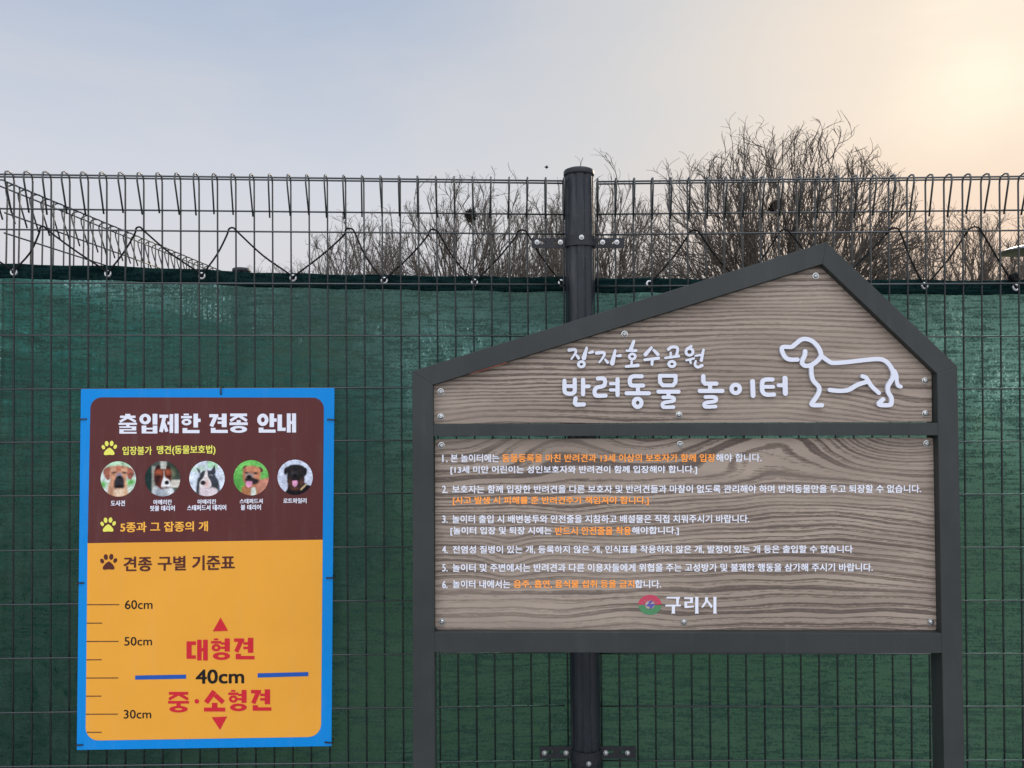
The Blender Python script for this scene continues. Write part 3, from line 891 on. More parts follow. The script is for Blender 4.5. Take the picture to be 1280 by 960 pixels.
ln(wh, '놀이터 출입 시 배변봉투와 안전줄을 지참하고 배설물은 직접 치워주시기 바랍니다.', 565, 936.7, 648.7)
ln(wh, '[놀이터 입장 및 퇴장 시에는', 563, 689.7, 663.9, 11); ln(og, '반드시 안전줄을 착용', 694, 789, 663.6); ln(wh, '해야합니다.]', 789.8, 848.6, 663.6, 11)
ln(wh, '전염성 질병이 있는 개, 등록하지 않은 개, 인식표를 착용하지 않은 개, 발정이 있는 개 등은 출입할 수 없습니다', 565.7, 1066, 686.8)
ln(wh, '놀이터 및 주변에서는 반려견과 다른 이용자들에게 위협을 주는 고성방가 및 불쾌한 행동을 삼가해 주시기 바랍니다.', 565.4, 1091, 709.4)
ln(wh, '놀이터 내에서는', 565.7, 638, 730.2); ln(og, '음주, 흡연, 음식물 섭취 등을 금지', 642, 793, 730); ln(wh, '합니다.', 793.6, 826.4, 730)
E_ = zz(780, 730, 9.143)
def guri(P):
    d = np.full(P.shape[:-1], 1e9)
    def box(x0, y0, x1, y1):
        nonlocal d
        (u0, v0), (u1, v1) = E_([(x0, y0), (x1, y1)]); d = np.minimum(d, sd_box(P, u0, v0, u1, v1, .3))
    def pol(pts):
        nonlocal d
        d = np.minimum(d, sd_poly(P, E_(pts)))
    box(486, 147, 640, 166); pol([(596, 150), (632, 150), (622, 240), (598, 240)]); box(474, 236, 650, 256); box(546, 250, 582, 338); pol([(540, 338), (588, 338), (580, 322), (548, 322)])
    box(688, 152, 790, 170); box(756, 152, 788, 214); box(690, 200, 788, 218); box(690, 204, 722, 270); pol([(690, 252), (800, 248), (800, 266), (700, 276)]); box(814, 147, 850, 338); pol([(806, 147), (852, 147), (850, 160), (816, 160)]); pol([(808, 338), (856, 338), (850, 322), (814, 322)])
    pol([(926, 150), (962, 150), (956, 196), (912, 262), (888, 272), (886, 258), (926, 200)]); pol([(940, 190), (958, 184), (1012, 250), (1006, 270), (990, 270)]); box(1022, 147, 1056, 338); pol([(1014, 147), (1060, 147), (1056, 160), (1022, 160)]); pol([(1016, 338), (1064, 338), (1056, 322), (1022, 322)])
    return d
sdf_add(wh, guri, (830, 744, 899, 769), PB, INK, .3)
wh.build('lettering', M['ink_white'], rules); og.build('lettering', M['ink_orange'], rules)
# round emblem: red rayed half, green half, a blue sprout
ec = (812.4, 756.1); em = Acc()
ring_sd = lambda P: np.maximum(sd_ell(P, ec, 14.5, 12.4), -sd_ell(P, ec, 6.5, 5.6))
def em_red(P):
    d = np.maximum(ring_sd(P), P[..., 1] - (ec[1] - .5))
    for a in (-160, -137, -112, -90, -68, -43, -20):
        c, s = math.cos(R(a)), math.sin(R(a)); d = np.maximum(d, -sd_cap(P, (ec[0] + 7.5 * c, ec[1] + 6.5 * s), (ec[0] + 12.6 * c, ec[1] + 11 * s), .42, .2))
    return d
eb = (797, 743, 828, 769.5)
sdf_add(em, em_red, eb, PB, INK, .3); emb = em.build('emblem', M['emblem_red'], rules)
g = Acc(); sdf_add(g, lambda P: np.maximum(ring_sd(P), -(P[..., 1] - (ec[1] + .6))), eb, PB, INK, .3); g.build('green_half', M['emblem_green'], emb)
g = Acc(); sdf_add(g, lambda P: sd_ell(P, ec, 5.9, 5.0), eb, PB, INK - .0002, .3); g.build('centre_disc', M['emblem_grey'], emb)
g = Acc(); sdf_add(g, lambda P: sd_poly(P, E_([(272, 205), (318, 190), (326, 206), (296, 228), (352, 226), (346, 246), (312, 280), (290, 282), (294, 258), (246, 250), (270, 232), (292, 214)])), eb, PB, INK + .0002, .25); g.build('blue_figure', M['emblem_blue'], emb)

# ------------------------------------------------------------------ the blue dog-breed sign, tied to the wires
PS = Plane(PL.at(260, 700, .016), R(2.07))
sign = empty('breed_sign', tuple(PS.at(258, 935) * 1), 'blue edged rectangular sign on dog breeds with brown and orange fields', 'sign')
outer = rounded([(95.8, 937.6), (414.3, 932.8), (418, 485), (101, 486.3)], 1.2, 2)
plate = bevel(obj('plate', *prism([PS.at(x, y) for x, y in outer], PS.n, .003), M['sign_blue'], sign), .0006, 2)
def lin(p, q, t): return (p[0] + (q[0] - p[0]) * t, p[1] + (q[1] - p[1]) * t)
brown = [(107, 679.2), (403.4, 674.6), (404.8, 498), (113, 498.6)]
def roundsome(pts, rs, n=8):
    out = []; k = len(pts)
    for i in range(k):
        p, a, b = np.array(pts[i], float), np.array(pts[i - 1], float), np.array(pts[(i + 1) % k], float); r = rs[i]
        if not r: out.append(tuple(p)); continue
        u = (a - p) / np.linalg.norm(a - p); v = (b - p) / np.linalg.norm(b - p); cc = .552
        p0, p3 = p + u * r, p + v * r; p1, p2 = p0 - u * r * cc, p3 - v * r * cc
        for q in range(n + 1):
            t = q / n; out.append(tuple((1 - t) ** 3 * p0 + 3 * t * (1 - t) ** 2 * p1 + 3 * t * t * (1 - t) * p2 + t ** 3 * p3))
    return out
S1, S2, S3 = .0006, .0012, .0018
bp = roundsome([(109.5, 679), (403.3, 674.6), (404.9, 497), (113.2, 496.6)], [0, 0, 14, 14])
op = roundsome([(107, 925.8), (401.2, 921), (403.3, 674.6), (109.5, 679)], [16, 16, 0, 0])
head = obj('header_field', [PS.at(x, y, S1) for x, y in bp], [tuple(range(len(bp)))], M['sign_brown'], sign)
chart = obj('chart_field', [PS.at(x, y, S1) for x, y in op], [tuple(range(len(op)))], M['sign_orange'], sign)

# hand-drawn heavy headline letters: (kind, numbers) in zoom pixels
def sign_text(par, items, material, name='lettering'):
    acc = Acc()
    for it in items: text(acc, *it[:5], PS, S2, *it[5:])
    return acc.build(name, M[material], par)

def RINGS(c, rx_, ry_, hx, hy): return ('o', c, rx_, ry_, hx, hy)
HH = lambda w_=58: [(14, 0, w_ - 16, 9), (0, 12, w_, 24), RINGS((w_ / 2, 43), w_ / 2 - 3, 17, w_ / 2 - 18, 6)]
AE = [(50, 0, 71, 100), (69, 40, 82, 55), (78, 0, 100, 100)]
NN = [(8, 74, 33, 100), (8, 84, 98, 100)]
CHIEUT = [('d', (50, 16), (8, 40), 15), ('d', (50, 16), (92, 40), 15)]
BLOCK = {
 '출': [(36, 0, 64, 9), (8, 9, 92, 21), ('d', (50, 18), (10, 38), 12), ('d', (50, 18), (90, 38), 12), (0, 45, 100, 56), (41, 54, 59, 64), (4, 63, 96, 71), (72, 63, 96, 84), (4, 77, 96, 84), (4, 77, 28, 100), (4, 91, 98, 100)],
 '입': [RINGS((31, 27), 31, 27, 11, 12), (71, 0, 97, 55), (12, 60, 37, 100), (72, 60, 97, 100), (12, 71, 97, 80), (12, 91, 97, 100)],
 '제': [(0, 5, 46, 21), ('d', (26, 16), (9, 90), 20), ('d', (24, 50), (38, 88), 17), (42, 40, 58, 55), (53, 2, 72, 98), (79, 0, 100, 100)],
 '한': HH() + [(66, 0, 90, 71), (88, 26, 104, 43)] + NN,
 '견': [(0, 3, 48, 19), ('d', (37, 8), (12, 62), 21), (44, 20, 70, 32), (44, 41, 70, 53), (66, 0, 92, 70)] + NN,
 '종': [(4, 0, 96, 14)] + [('d', (50, 10), (8, 36), 15), ('d', (50, 10), (92, 36), 15)] + [(39, 34, 61, 50), (0, 46, 100, 60), RINGS((50, 82), 46, 18, 20, 6)],
 '안': [RINGS((30, 33), 30, 32, 10, 13), (66, 0, 90, 71), (88, 26, 104, 43)] + NN,
 '내': [(0, 6, 24, 92), (0, 75, 44, 92)] + AE,
 '대': [(0, 8, 44, 26), (0, 8, 24, 92), (0, 75, 44, 92)] + AE,
 '형': HH(52) + [(50, 18, 72, 29), (50, 38, 72, 49), (68, 0, 94, 61), RINGS((52, 82), 43, 18, 18, 6)],
 '중': [(4, 0, 96, 14)] + [('d', (50, 10), (8, 34), 14), ('d', (50, 10), (92, 34), 14)] + [(0, 44, 100, 57), (40, 55, 60, 68), RINGS((50, 84), 44, 16, 18, 5)],
 '소': [('d', (48, 4), (12, 54), 24), ('d', (54, 22), (88, 54), 22), (37, 58, 63, 84), (0, 81, 100, 100)],
}
def block(acc, ch, x0, x1, y0, y1):
    """one heavy square-cut syllable"""
    sx, sy = (x1 - x0) / 100., (y1 - y0) / 100.
    def f(P):
        Q = np.stack([(P[..., 0] - x0) / sx, (P[..., 1] - y0) / sy], -1); d = np.full(P.shape[:-1], 1e9)
        for q in BLOCK[ch]:
            if q[0] == 'o':
                e = np.maximum(sd_ell(Q, q[1], q[2], q[3]), -sd_ell(Q, q[1], q[4], q[5]))
            elif q[0] == 'd':
                a, b = np.array(q[1], float), np.array(q[2], float); u = (b - a) / np.linalg.norm(b - a); v = np.array([-u[1], u[0]]) * q[3] / 2
                e = sd_poly(Q, [a - u * 2 + v, a - u * 2 - v, b + u * 4 - v, b + u * 4 + v])
            else: e = sd_box(Q, *q)
            d = np.minimum(d, e)
        return d * min(sx, sy)
    sdf_add(acc, f, (x0 - 1, y0 - 1, x1 + 2.5, y1 + 1), PS, S2, .28)
def block_word(par, items, material):
    acc = Acc()
    for it in items: block(acc, *it)
    return acc.build('lettering', M[material], par)
F_ = lambda x: 130 + x / 4.923
block_word(head, [(c, F_(a), F_(b), 517.3 - k * .08, 542 - k * .2) for k, (c, a, b) in enumerate([('출', 90, 203), ('입', 218, 332), ('제', 341, 459), ('한', 474, 590), ('견', 648, 764), ('종', 772, 885), ('안', 943, 1058), ('내', 1068, 1182)])], 'ink_white')
G_ = lambda x: 80 + x / 3.2
block_word(chart, [('대', G_(490), G_(575), 799.6, 825.6), ('형', G_(588), G_(668), 798, 825), ('견', G_(680), G_(764), 797.2, 824.2)], 'ink_red')
block_word(chart, [('중', G_(416), G_(500), 864.8, 890.6), ('소', G_(560), G_(645), 863.4, 889.4), ('형', G_(657), G_(735), 862.4, 889), ('견', G_(748), G_(831), 861.6, 888.4)], 'ink_red')
def sign_text(par, items, material, name='lettering'):
    for it in items:
        acc = Acc(); text(acc, *it[:5], PS, S2, *it[5:]); acc.build(name, M[material], par)
T = -.010
sign_text(head, [('도사견', 138.4, 156.2, 625.4, 632.6, .035, .02, T, .3), ('아메리칸', 191.6, 215, 624.4, 631, .035, .02, T, .3), ('핏불 테리어', 187.4, 218.5, 631.8, 638.8, .035, .02, T, .3),
                 ('아메리칸', 246.8, 270.4, 624, 630.4, .035, .02, T, .3), ('스태퍼드셔 테리어', 233.8, 282.8, 631, 638.2, .035, .02, T, .3),
                 ('스태퍼드셔', 299.4, 328.4, 623.2, 629.6, .035, .02, T, .3), ('불 테리어', 300.8, 326.2, 630.6, 637.6, .035, .02, T, .3), ('로트와일러', 354, 383.2, 622.6, 629.2, .035, .02, T, .3)], 'ink_white')
sign_text(head, [('입장불가', 153, 190, 557.9, 568.6, .022, .015, T, .33), ('맹견(동물보호법)', 196, 269.4, 556.6, 569, .022, .015, T, .33)], 'ink_yellow')
sign_text(head, [('5종과 그 잡종의 개', 150.3, 260, 652, 664.8, .03, .02, -.012, .36)], 'ink_amber')
sign_text(chart, [('견종', 154.4, 190, 695.6, 714.2, .03, .022, T, .4), ('구별', 197, 232.4, 694.8, 713.4, .03, .022, T, .4), ('기준표', 240.2, 293.5, 694, 712.8, .03, .022, T, .4)], 'ink_brown')
sign_text(chart, [('60cm', 156, 190.6, 750, 761.4, .012, .008, T, .36), ('50cm', 155.4, 190, 796, 807, .012, .008, T, .36), ('30cm', 154.6, 189, 887.2, 898.2, .012, .008, T, .36), ('40cm', 244.6, 305.2, 836.6, 854.6, .032, .022, T, .4)], 'ink_black')
def quads(name, par, items, material, off=S2):
    V = []; Fc = []
    for pts in items:
        b = len(V); V += [PS.at(x, y, off) for x, y in pts]; Fc.append(tuple(range(b, b + len(pts))))
    return obj(name, V, Fc, M[material], par)
dot = [(246 + 2.9 * math.cos(t), 876.6 - 2.9 * math.sin(t)) for t in np.linspace(0, 2 * math.pi, 20)[:-1]]
quads('arrow', chart, [[(265.8, 789.3), (285.2, 788.6), (275.7, 771.8)]], 'ink_red')
quads('arrow', chart, [[(275, 912.4), (284, 895.6), (264.6, 896.6)]], 'ink_red')
quads('middle_dot', chart, [dot], 'ink_red')
quads('divider_bar', chart, [[(168.9, 849.6), (232.6, 848.4), (232.6, 843.2), (168.9, 844.4)]], 'ink_blue')
quads('divider_bar', chart, [[(322, 847), (385.4, 845.2), (385.4, 840), (322, 841.6)]], 'ink_blue')
ticks = []
for y, x0, x1 in ((755.8, 108.6, 149), (778.9, 108.3, 127.8), (801.8, 108, 148.2), (824.7, 107.8, 127), (847.5, 107.6, 147.8), (870.2, 107.4, 126.8), (892.7, 107.2, 147.4), (915.4, 108.6, 127)):
    ticks.append([(x0, y + .65), (x1, y + .55), (x1, y - .65), (x0, y - .55)])
for tk in ticks: quads('ruler_tick', chart, [tk], 'ink_tick')
def paw(par, c, s, material):
    acc = Acc()
    def f(P):
        Q = (P - np.array(c)) / s                              # unit: paw about 20 wide
        d = np.minimum(np.minimum(sd_ell(Q, (-7.6, -1.6), 2.1, 2.9, -.45), sd_ell(Q, (7.6, -2.2), 2.1, 2.9, .45)), np.minimum(sd_ell(Q, (-3.3, -6.2), 2.4, 3.4, -.12), sd_ell(Q, (3.0, -6.4), 2.4, 3.4, .12)))
        pad = sd_poly(Q, smooth_path([(0, -1.2), (3, .6), (6, 4.2), (6.6, 7.0), (5, 8.3), (0, 8.0), (-5, 8.5), (-6.8, 7.2), (-6.2, 4.4), (-3, .8), (0, -1.2)], 4))
        return np.minimum(d, pad) * s
    sdf_add(acc, f, (c[0] - 13, c[1] - 13, c[0] + 13, c[1] + 13), PS, S2, .3)
    return acc.build('paw_print', M[material], par)
paw(head, (136.6, 560.6), .98, 'ink_yellow'); paw(head, (135.2, 656.4), .98, 'ink_yellow'); paw(chart, (135.8, 703), 1.08, 'ink_brown')

# five round printed photographs of dogs
def srgb(c): c = np.array(c, float) / 255; return np.where(c <= .04045, c / 12.92, ((c + .055) / 1.055) ** 2.4)
def photo(c, rad, bg, shapes, seed):
    n = 64; q = np.linspace(-1, 1, n); U, W = np.meshgrid(q, q)
    rr = np.maximum(np.abs(U), np.abs(W)); hy = np.hypot(U, W); k = np.where(hy > 0, rr / np.maximum(hy, 1e-9), 1)
    u, v = U * k, W * k; P = np.stack([u, v], -1); rs = np.random.RandomState(seed)
    img = np.zeros((n, n, 3)) + srgb(bg)
    for sh in shapes:
        kind, col, soft = sh[0], srgb(sh[1]), sh[2]
        d = sd_ell(P, sh[3:5], *sh[5:]) if kind == 'e' else (sd_poly(P, smooth_path(list(sh[3]) + [sh[3][0]], 4)) if kind == 's' else sd_poly(P, sh[3]))
        a = np.clip(.5 - d / soft, 0, 1)[..., None]; img = img * (1 - a) + col * a
    
    g = np.zeros((n, n, 1))
    for cell, amp in ((1, .09), (3, .12), (8, .14)):
        m_ = rs.randn(n // cell + 2, n // cell + 2); yy, xx = np.mgrid[0:n, 0:n] / cell; y0, x0 = yy.astype(int), xx.astype(int); fy, fx = yy - y0, xx - x0
        g[..., 0] += amp * ((m_[y0, x0] * (1 - fx) + m_[y0, x0 + 1] * fx) * (1 - fy) + (m_[y0 + 1, x0] * (1 - fx) + m_[y0 + 1, x0 + 1] * fx) * fy)
    img *= (1 + g); img = np.clip(img * .86, 0, 1)
    V = [PS.at(c[0] + rad * a, c[1] - rad * b, S2) for a, b in zip(u.ravel(), v.ravel())]
    Fc = [(j * n + i, j * n + i + 1, (j + 1) * n + i + 1, (j + 1) * n + i) for j in range(n - 1) for i in range(n - 1)]
    o = obj('dog_photo', V, Fc, M['photo'], head, smooth=True)
    ca = o.data.color_attributes.new('print', 'FLOAT_COLOR', 'POINT')
    ca.data.foreach_set('color', np.concatenate([img.reshape(-1, 3), np.ones((n * n, 1))], 1).ravel())
    return o
photo((147.9, 598.8), 22.1, (214, 228, 222), [
    ('e', (186, 224, 190), .25, 0, .95, 1.1, .4), ('e', (96, 168, 88), .25, -.88, -.32, .22, .20), ('e', (98, 178, 84), .25, .72, -.22, .30, .22), ('e', (200, 220, 205), .3, .9, -.6, .3, .3),
    ('s', (206, 166, 134), .14, [(-.62, -1.1), (-.60, -.6), (-.42, -.1), (.4, -.1), (.52, -.6), (.55, -1.1)]), ('e', (168, 118, 92), .3, -.38, -.7, .12, .4), ('e', (228, 204, 178), .2, .04, -.75, .25, .22),
    ('s', (152, 92, 76), .09, [(-.40, .72), (-.74, .64), (-.86, .38), (-.70, .02), (-.52, -.04), (-.42, .3)]), ('s', (160, 96, 80), .09, [(.42, .72), (.76, .60), (.90, .34), (.74, .0), (.58, .0), (.46, .3)]),
    ('s', (204, 148, 116), .10, [(-.46, .70), (0, .76), (.46, .70), (.50, .3), (.40, -.2), (.2, -.5), (-.22, -.5), (-.40, -.2), (-.50, .3)]),
    ('e', (184, 108, 82), .2, 0, .58, .13, .16), ('e', (222, 172, 142), .15, -.30, .52, .12, .10), ('e', (222, 172, 142), .15, .32, .52, .12, .10),
    ('e', (52, 40, 42), .08, -.24, .36, .13, .055, .2), ('e', (52, 40, 42), .08, .34, .36, .13, .055, -.2), ('e', (140, 130, 142), .14, .06, .18, .18, .18),
    ('s', (46, 44, 52), .12, [(-.14, .12), (.24, .12), (.34, -.2), (.28, -.52), (.04, -.40), (-.18, -.54), (-.26, -.2)]), ('e', (20, 20, 26), .06, .06, .10, .13, .09), ('e', (22, 20, 24), .08, .06, -.42, .26, .10)], 1)
photo((203.2, 598.4), 22.1, (74, 84, 78), [
    ('p', (30, 52, 50), .05, [(-1, -1), (-1, 1), (-.62, 1), (-.62, -1)]), ('p', (158, 160, 150), .1, [(-.6, -1), (-.6, .7), (-.38, .7), (-.38, -1)]), ('e', (44, 56, 46), .5, .6, .45, .42, .5),
    ('p', (196, 198, 188), .12, [(-.12, .5), (-.12, 1), (.22, 1), (.22, .5)]), ('e', (110, 122, 98), .3, .5, .3, .2, .25), ('p', (206, 202, 190), .07, [(.45, -.5), (.45, -.06), (1, -.06), (1, -.5)]),
    ('s', (208, 214, 218), .1, [(-.7, -1.1), (-.5, -.5), (-.2, -.4), (.5, -.5), (.66, -.8), (.6, -1.1)]), ('s', (160, 168, 178), .2, [(-.5, -1.1), (-.3, -.5), (.1, -.6), (.3, -1.1)]),
    ('s', (52, 26, 26), .06, [(-.46, .42), (-.38, .66), (-.16, .78), (-.14, .4)]), ('s', (56, 28, 26), .06, [(.46, .42), (.40, .66), (.24, .72), (.2, .4)]),
    ('s', (104, 48, 38), .08, [(-.46, .45), (0, .56), (.46, .45), (.50, .1), (.42, -.3), (.2, -.55), (-.1, -.58), (-.38, -.3), (-.48, .1)]), ('e', (168, 88, 58), .25, -.20, .36, .18, .12), ('e', (170, 90, 60), .25, .32, .36, .14, .12),
    ('e', (58, 28, 28), .2, -.30, -.1, .18, .3), ('e', (24, 16, 18), .08, -.18, .12, .12, .05), ('e', (24, 16, 18), .08, .34, .12, .1, .05),
    ('s', (226, 226, 228), .07, [(.08, .46), (.14, .1), (.40, -.1), (.44, -.40), (.2, -.55), (-.06, -.48), (-.04, -.2), (.06, .1)]), ('e', (18, 16, 18), .06, .24, -.22, .13, .12), ('e', (90, 50, 50), .1, .2, -.5, .2, .05)], 2)
photo((258.7, 598.2), 22.1, (216, 226, 240), [
    ('p', (172, 216, 182), .1, [(.02, .6), (.02, 1), (.6, 1), (.6, .55)]), ('p', (196, 222, 208), .2, [(-.9, .4), (-.9, .7), (-.1, .7), (-.1, .4)]),
    ('s', (58, 64, 70), .1, [(-.62, -.9), (-.58, -.3), (-.4, .1), (.5, .1), (.72, -.5), (.62, -.95)]), ('s', (222, 208, 214), .12, [(-.42, -1.1), (-.36, -.4), (.3, -.5), (.62, -.7), (.3, -1.1)]),
    ('s', (86, 92, 98), .05, [(-.60, .64), (-.38, .46), (-.40, .28), (-.52, .4)]), ('s', (66, 70, 80), .05, [(.44, .80), (.48, .3), (.12, .36), (.26, .5)]),
    ('s', (58, 62, 72), .08, [(-.42, .25), (-.2, .44), (.2, .44), (.46, .25), (.46, -.2), (.26, -.5), (-.1, -.55), (-.38, -.3)]),
    ('s', (232, 222, 222), .07, [(-.08, .46), (.02, .44), (.06, .1), (.22, -.2), (.2, -.5), (-.36, -.5), (-.40, -.2), (-.18, .1)]), ('e', (216, 180, 176), .15, -.02, -.3, .14, .2), ('e', (30, 30, 36), .07, -.22, -.24, .15, .13), ('e', (140, 148, 158), .06, .24, .18, .09, .05), ('e', (28, 30, 36), .05, .22, .14, .05, .04)], 3)
photo((313.9, 597.2), 22.0, (104, 182, 88), [
    ('e', (122, 204, 104), .5, -.5, .6, .5, .3), ('e', (84, 156, 72), .4, -.7, -.3, .3, .5), ('e', (120, 196, 104), .4, .6, .5, .4, .3),
    ('s', (190, 130, 110), .1, [(.3, -.1), (.62, -.08), (1.1, -.06), (1.1, -1.1), (-.2, -1.1), (.1, -.5)]), ('s', (172, 116, 78), .1, [(-.56, -1.1), (-.48, -.5), (.2, -.4), (.4, -1.1)]), ('s', (214, 220, 210), .1, [(-.02, -1.1), (.02, -.6), (.26, -.6), (.24, -1.1)]),
    ('s', (78, 50, 44), .06, [(-.52, .48), (-.40, .68), (-.24, .66), (-.36, .44)]), ('s', (84, 54, 46), .06, [(.40, .62), (.58, .58), (.70, .40), (.56, .30), (.44, .44)]),
    ('s', (192, 128, 98), .09, [(-.46, .50), (-.2, .66), (.2, .66), (.50, .50), (.52, .05), (.40, -.34), (.0, -.5), (-.36, -.34), (-.48, .05)]), ('e', (208, 140, 108), .2, .0, .50, .22, .12),
    ('e', (44, 36, 38), .07, -.24, .28, .12, .06), ('e', (44, 36, 38), .07, .24, .26, .13, .06), ('e', (150, 138, 136), .15, -.08, .1, .24, .16), ('s', (46, 38, 40), .1, [(-.34, -.06), (-.1, .1), (.14, 0), (.44, -.12), (.38, -.32), (.1, -.38), (-.3, -.34)]), ('e', (18, 18, 22), .06, -.12, .06, .13, .10), ('s', (222, 152, 188), .06, [(-.30, -.18), (.04, -.22), (.02, -.44), (-.14, -.56), (-.28, -.44)])], 4)
photo((368.9, 596.6), 22.0, (204, 212, 232), [
    ('s', (20, 18, 22), .09, [(-.6, -.9), (-.46, -.66), (-.3, -.3), (.5, -.3), (.66, -.4), (.92, -.55), (.6, -1.1), (-.4, -1.1)]), ('s', (24, 22, 26), .07, [(-.42, .60), (-.60, .50), (-.64, .24), (-.54, .14), (-.42, .3)]), ('s', (24, 22, 26), .07, [(.46, .62), (.66, .48), (.66, .22), (.54, .06), (.46, .3)]),
    ('s', (34, 31, 34), .08, [(-.46, .58), (-.2, .72), (.2, .72), (.50, .58), (.54, .1), (.52, -.3), (.3, -.62), (-.1, -.62), (-.36, -.5), (-.46, 0)]), ('e', (82, 50, 40), .2, -.26, -.28, .14, .22), ('e', (84, 52, 42), .2, .34, -.3, .14, .2), ('e', (96, 58, 46), .15, .02, -.64, .22, .08),
    ('e', (60, 46, 44), .08, -.18, .38, .07, .04), ('e', (60, 46, 44), .08, .24, .38, .07, .04), ('e', (60, 60, 66), .15, -.02, .22, .16, .1), ('e', (14, 14, 16), .06, -.02, .10, .12, .1), ('e', (26, 22, 26), .12, -.02, -.1, .24, .1), ('s', (212, 150, 184), .06, [(-.16, -.2), (.12, -.2), (.12, -.42), (.0, -.54), (-.14, -.44)]), ('s', (190, 170, 130), .05, [(.3, -.66), (.62, -.36), (.66, -.42), (.34, -.74)])], 5)

# black ties round the sign edge and the wire behind
def tie(px, py, dirx, diry, label):
    """a thin nylon loop: over the sign face, round its edge and behind the wire"""
    e = 7.2; a = PS.at(px - dirx * e, py - diry * e); b = PS.at(px + dirx * 2.2, py + diry * 2.2); n = PS.n
    u = (b - a).normalized(); s = u.cross(n).normalized(); wd = .0019
    path = [a - n * .002, a + n * .0012, a + u * .002 + n * .0026, a + (b - a) * .55 + n * .0031, b + n * .0018, b + u * .0025 - n * .004, b - n * .022, a - n * .023, a - n * .004]
    V = []; Fc = []; m = len(path)
    for i, p in enumerate(path):
        t = (path[min(i + 1, m - 1)] - path[max(i - 1, 0)]).normalized(); q = t.cross(s).normalized() * .0006
        V += [p + s * wd + q, p - s * wd + q, p - s * wd - q, p + s * wd - q]
    for i in range(m - 1):
        for k in range(4):
            c, d = i * 4 + k, i * 4 + (k + 1) % 4; Fc.append((c, d, d + 4, c + 4))
    Fc += [(3, 2, 1, 0), (m * 4 - 4, m * 4 - 3, m * 4 - 2, m * 4 - 1)]
    o = obj('cable_tie', V, Fc, M['tie'], None, origin=a)
    return tag(o, label, 'cable tie', 'black ties holding the blue sign')
tie(276.4, 486, 0, -1, 'black cable tie at the middle of the blue sign\'s top edge')
tie(101.2, 524, -1, .05, 'black cable tie on the blue sign\'s left edge beside the white headline')
tie(416.4, 524.6, 1, .06, 'black cable tie on the blue sign\'s right edge beside the white headline')
tie(98, 728.6, -1, .03, 'black cable tie on the blue sign\'s left edge, above the ruler marks')
tie(415, 722, 1, -.03, 'black cable tie halfway down the blue sign\'s right edge')
tie(96.6, 931, -1, .06, 'black cable tie at the blue sign\'s bottom left corner')
tie(413.2, 928, 1, .08, 'black cable tie at the blue sign\'s bottom right corner')


# ------------------------------------------------------------------ bare trees
def fast_tubes(paths, rads, sides):
    """many polylines with equal point counts, vectorised"""
    V = []; Fc = []; base = 0; by = {}
    for p, r in zip(paths, rads): by.setdefault(len(p), []).append((p, r))
    for n, lst in by.items():
        P = np.array([q[0] for q in lst]); Rr = np.array([q[1] for q in lst]); m = len(lst)
        T = np.empty_like(P); T[:, 1:-1] = P[:, 2:] - P[:, :-2]; T[:, 0] = P[:, 1] - P[:, 0]; T[:, -1] = P[:, -1] - P[:, -2]
        T /= np.linalg.norm(T, axis=2, keepdims=True) + 1e-9
        ref = np.where(np.abs(T[:, :1, 2:3]) > .9, np.array([1., 0, 0]), np.array([0, 0, 1.])) * np.ones_like(T)
        A_ = np.cross(T, ref); A_ /= np.linalg.norm(A_, axis=2, keepdims=True) + 1e-9; B_ = np.cross(T, A_)
        ang = np.arange(sides) * 2 * math.pi / sides
        W = P[:, :, None, :] + Rr[:, :, None, None] * (A_[:, :, None, :] * np.cos(ang)[None, None, :, None] + B_[:, :, None, :] * np.sin(ang)[None, None, :, None])
        V.append(W.reshape(-1, 3))
        idx = base + np.arange(m * n * sides).reshape(m, n, sides); nx_ = np.roll(idx, -1, 2)
        Fc.append(np.stack([idx[:, :-1], nx_[:, :-1], nx_[:, 1:], idx[:, 1:]], -1).reshape(-1, 4)); base += m * n * sides
    return np.concatenate(V), np.concatenate(Fc)

def np_mesh(name, V, Fc, material, parent):
    me = bpy.data.meshes.new(name); me.vertices.add(len(V)); me.vertices.foreach_set('co', V.astype(np.float32).ravel())
    me.loops.add(Fc.size); me.loops.foreach_set('vertex_index', Fc.astype(np.int32).ravel())
    me.polygons.add(len(Fc)); me.polygons.foreach_set('loop_start', np.arange(0, Fc.size, 4, dtype=np.int32))
    me.materials.append(material); me.update(calc_edges=True); me.validate()
    o = bpy.data.objects.new(name, me); COL.objects.link(o); o.parent = parent
    return o

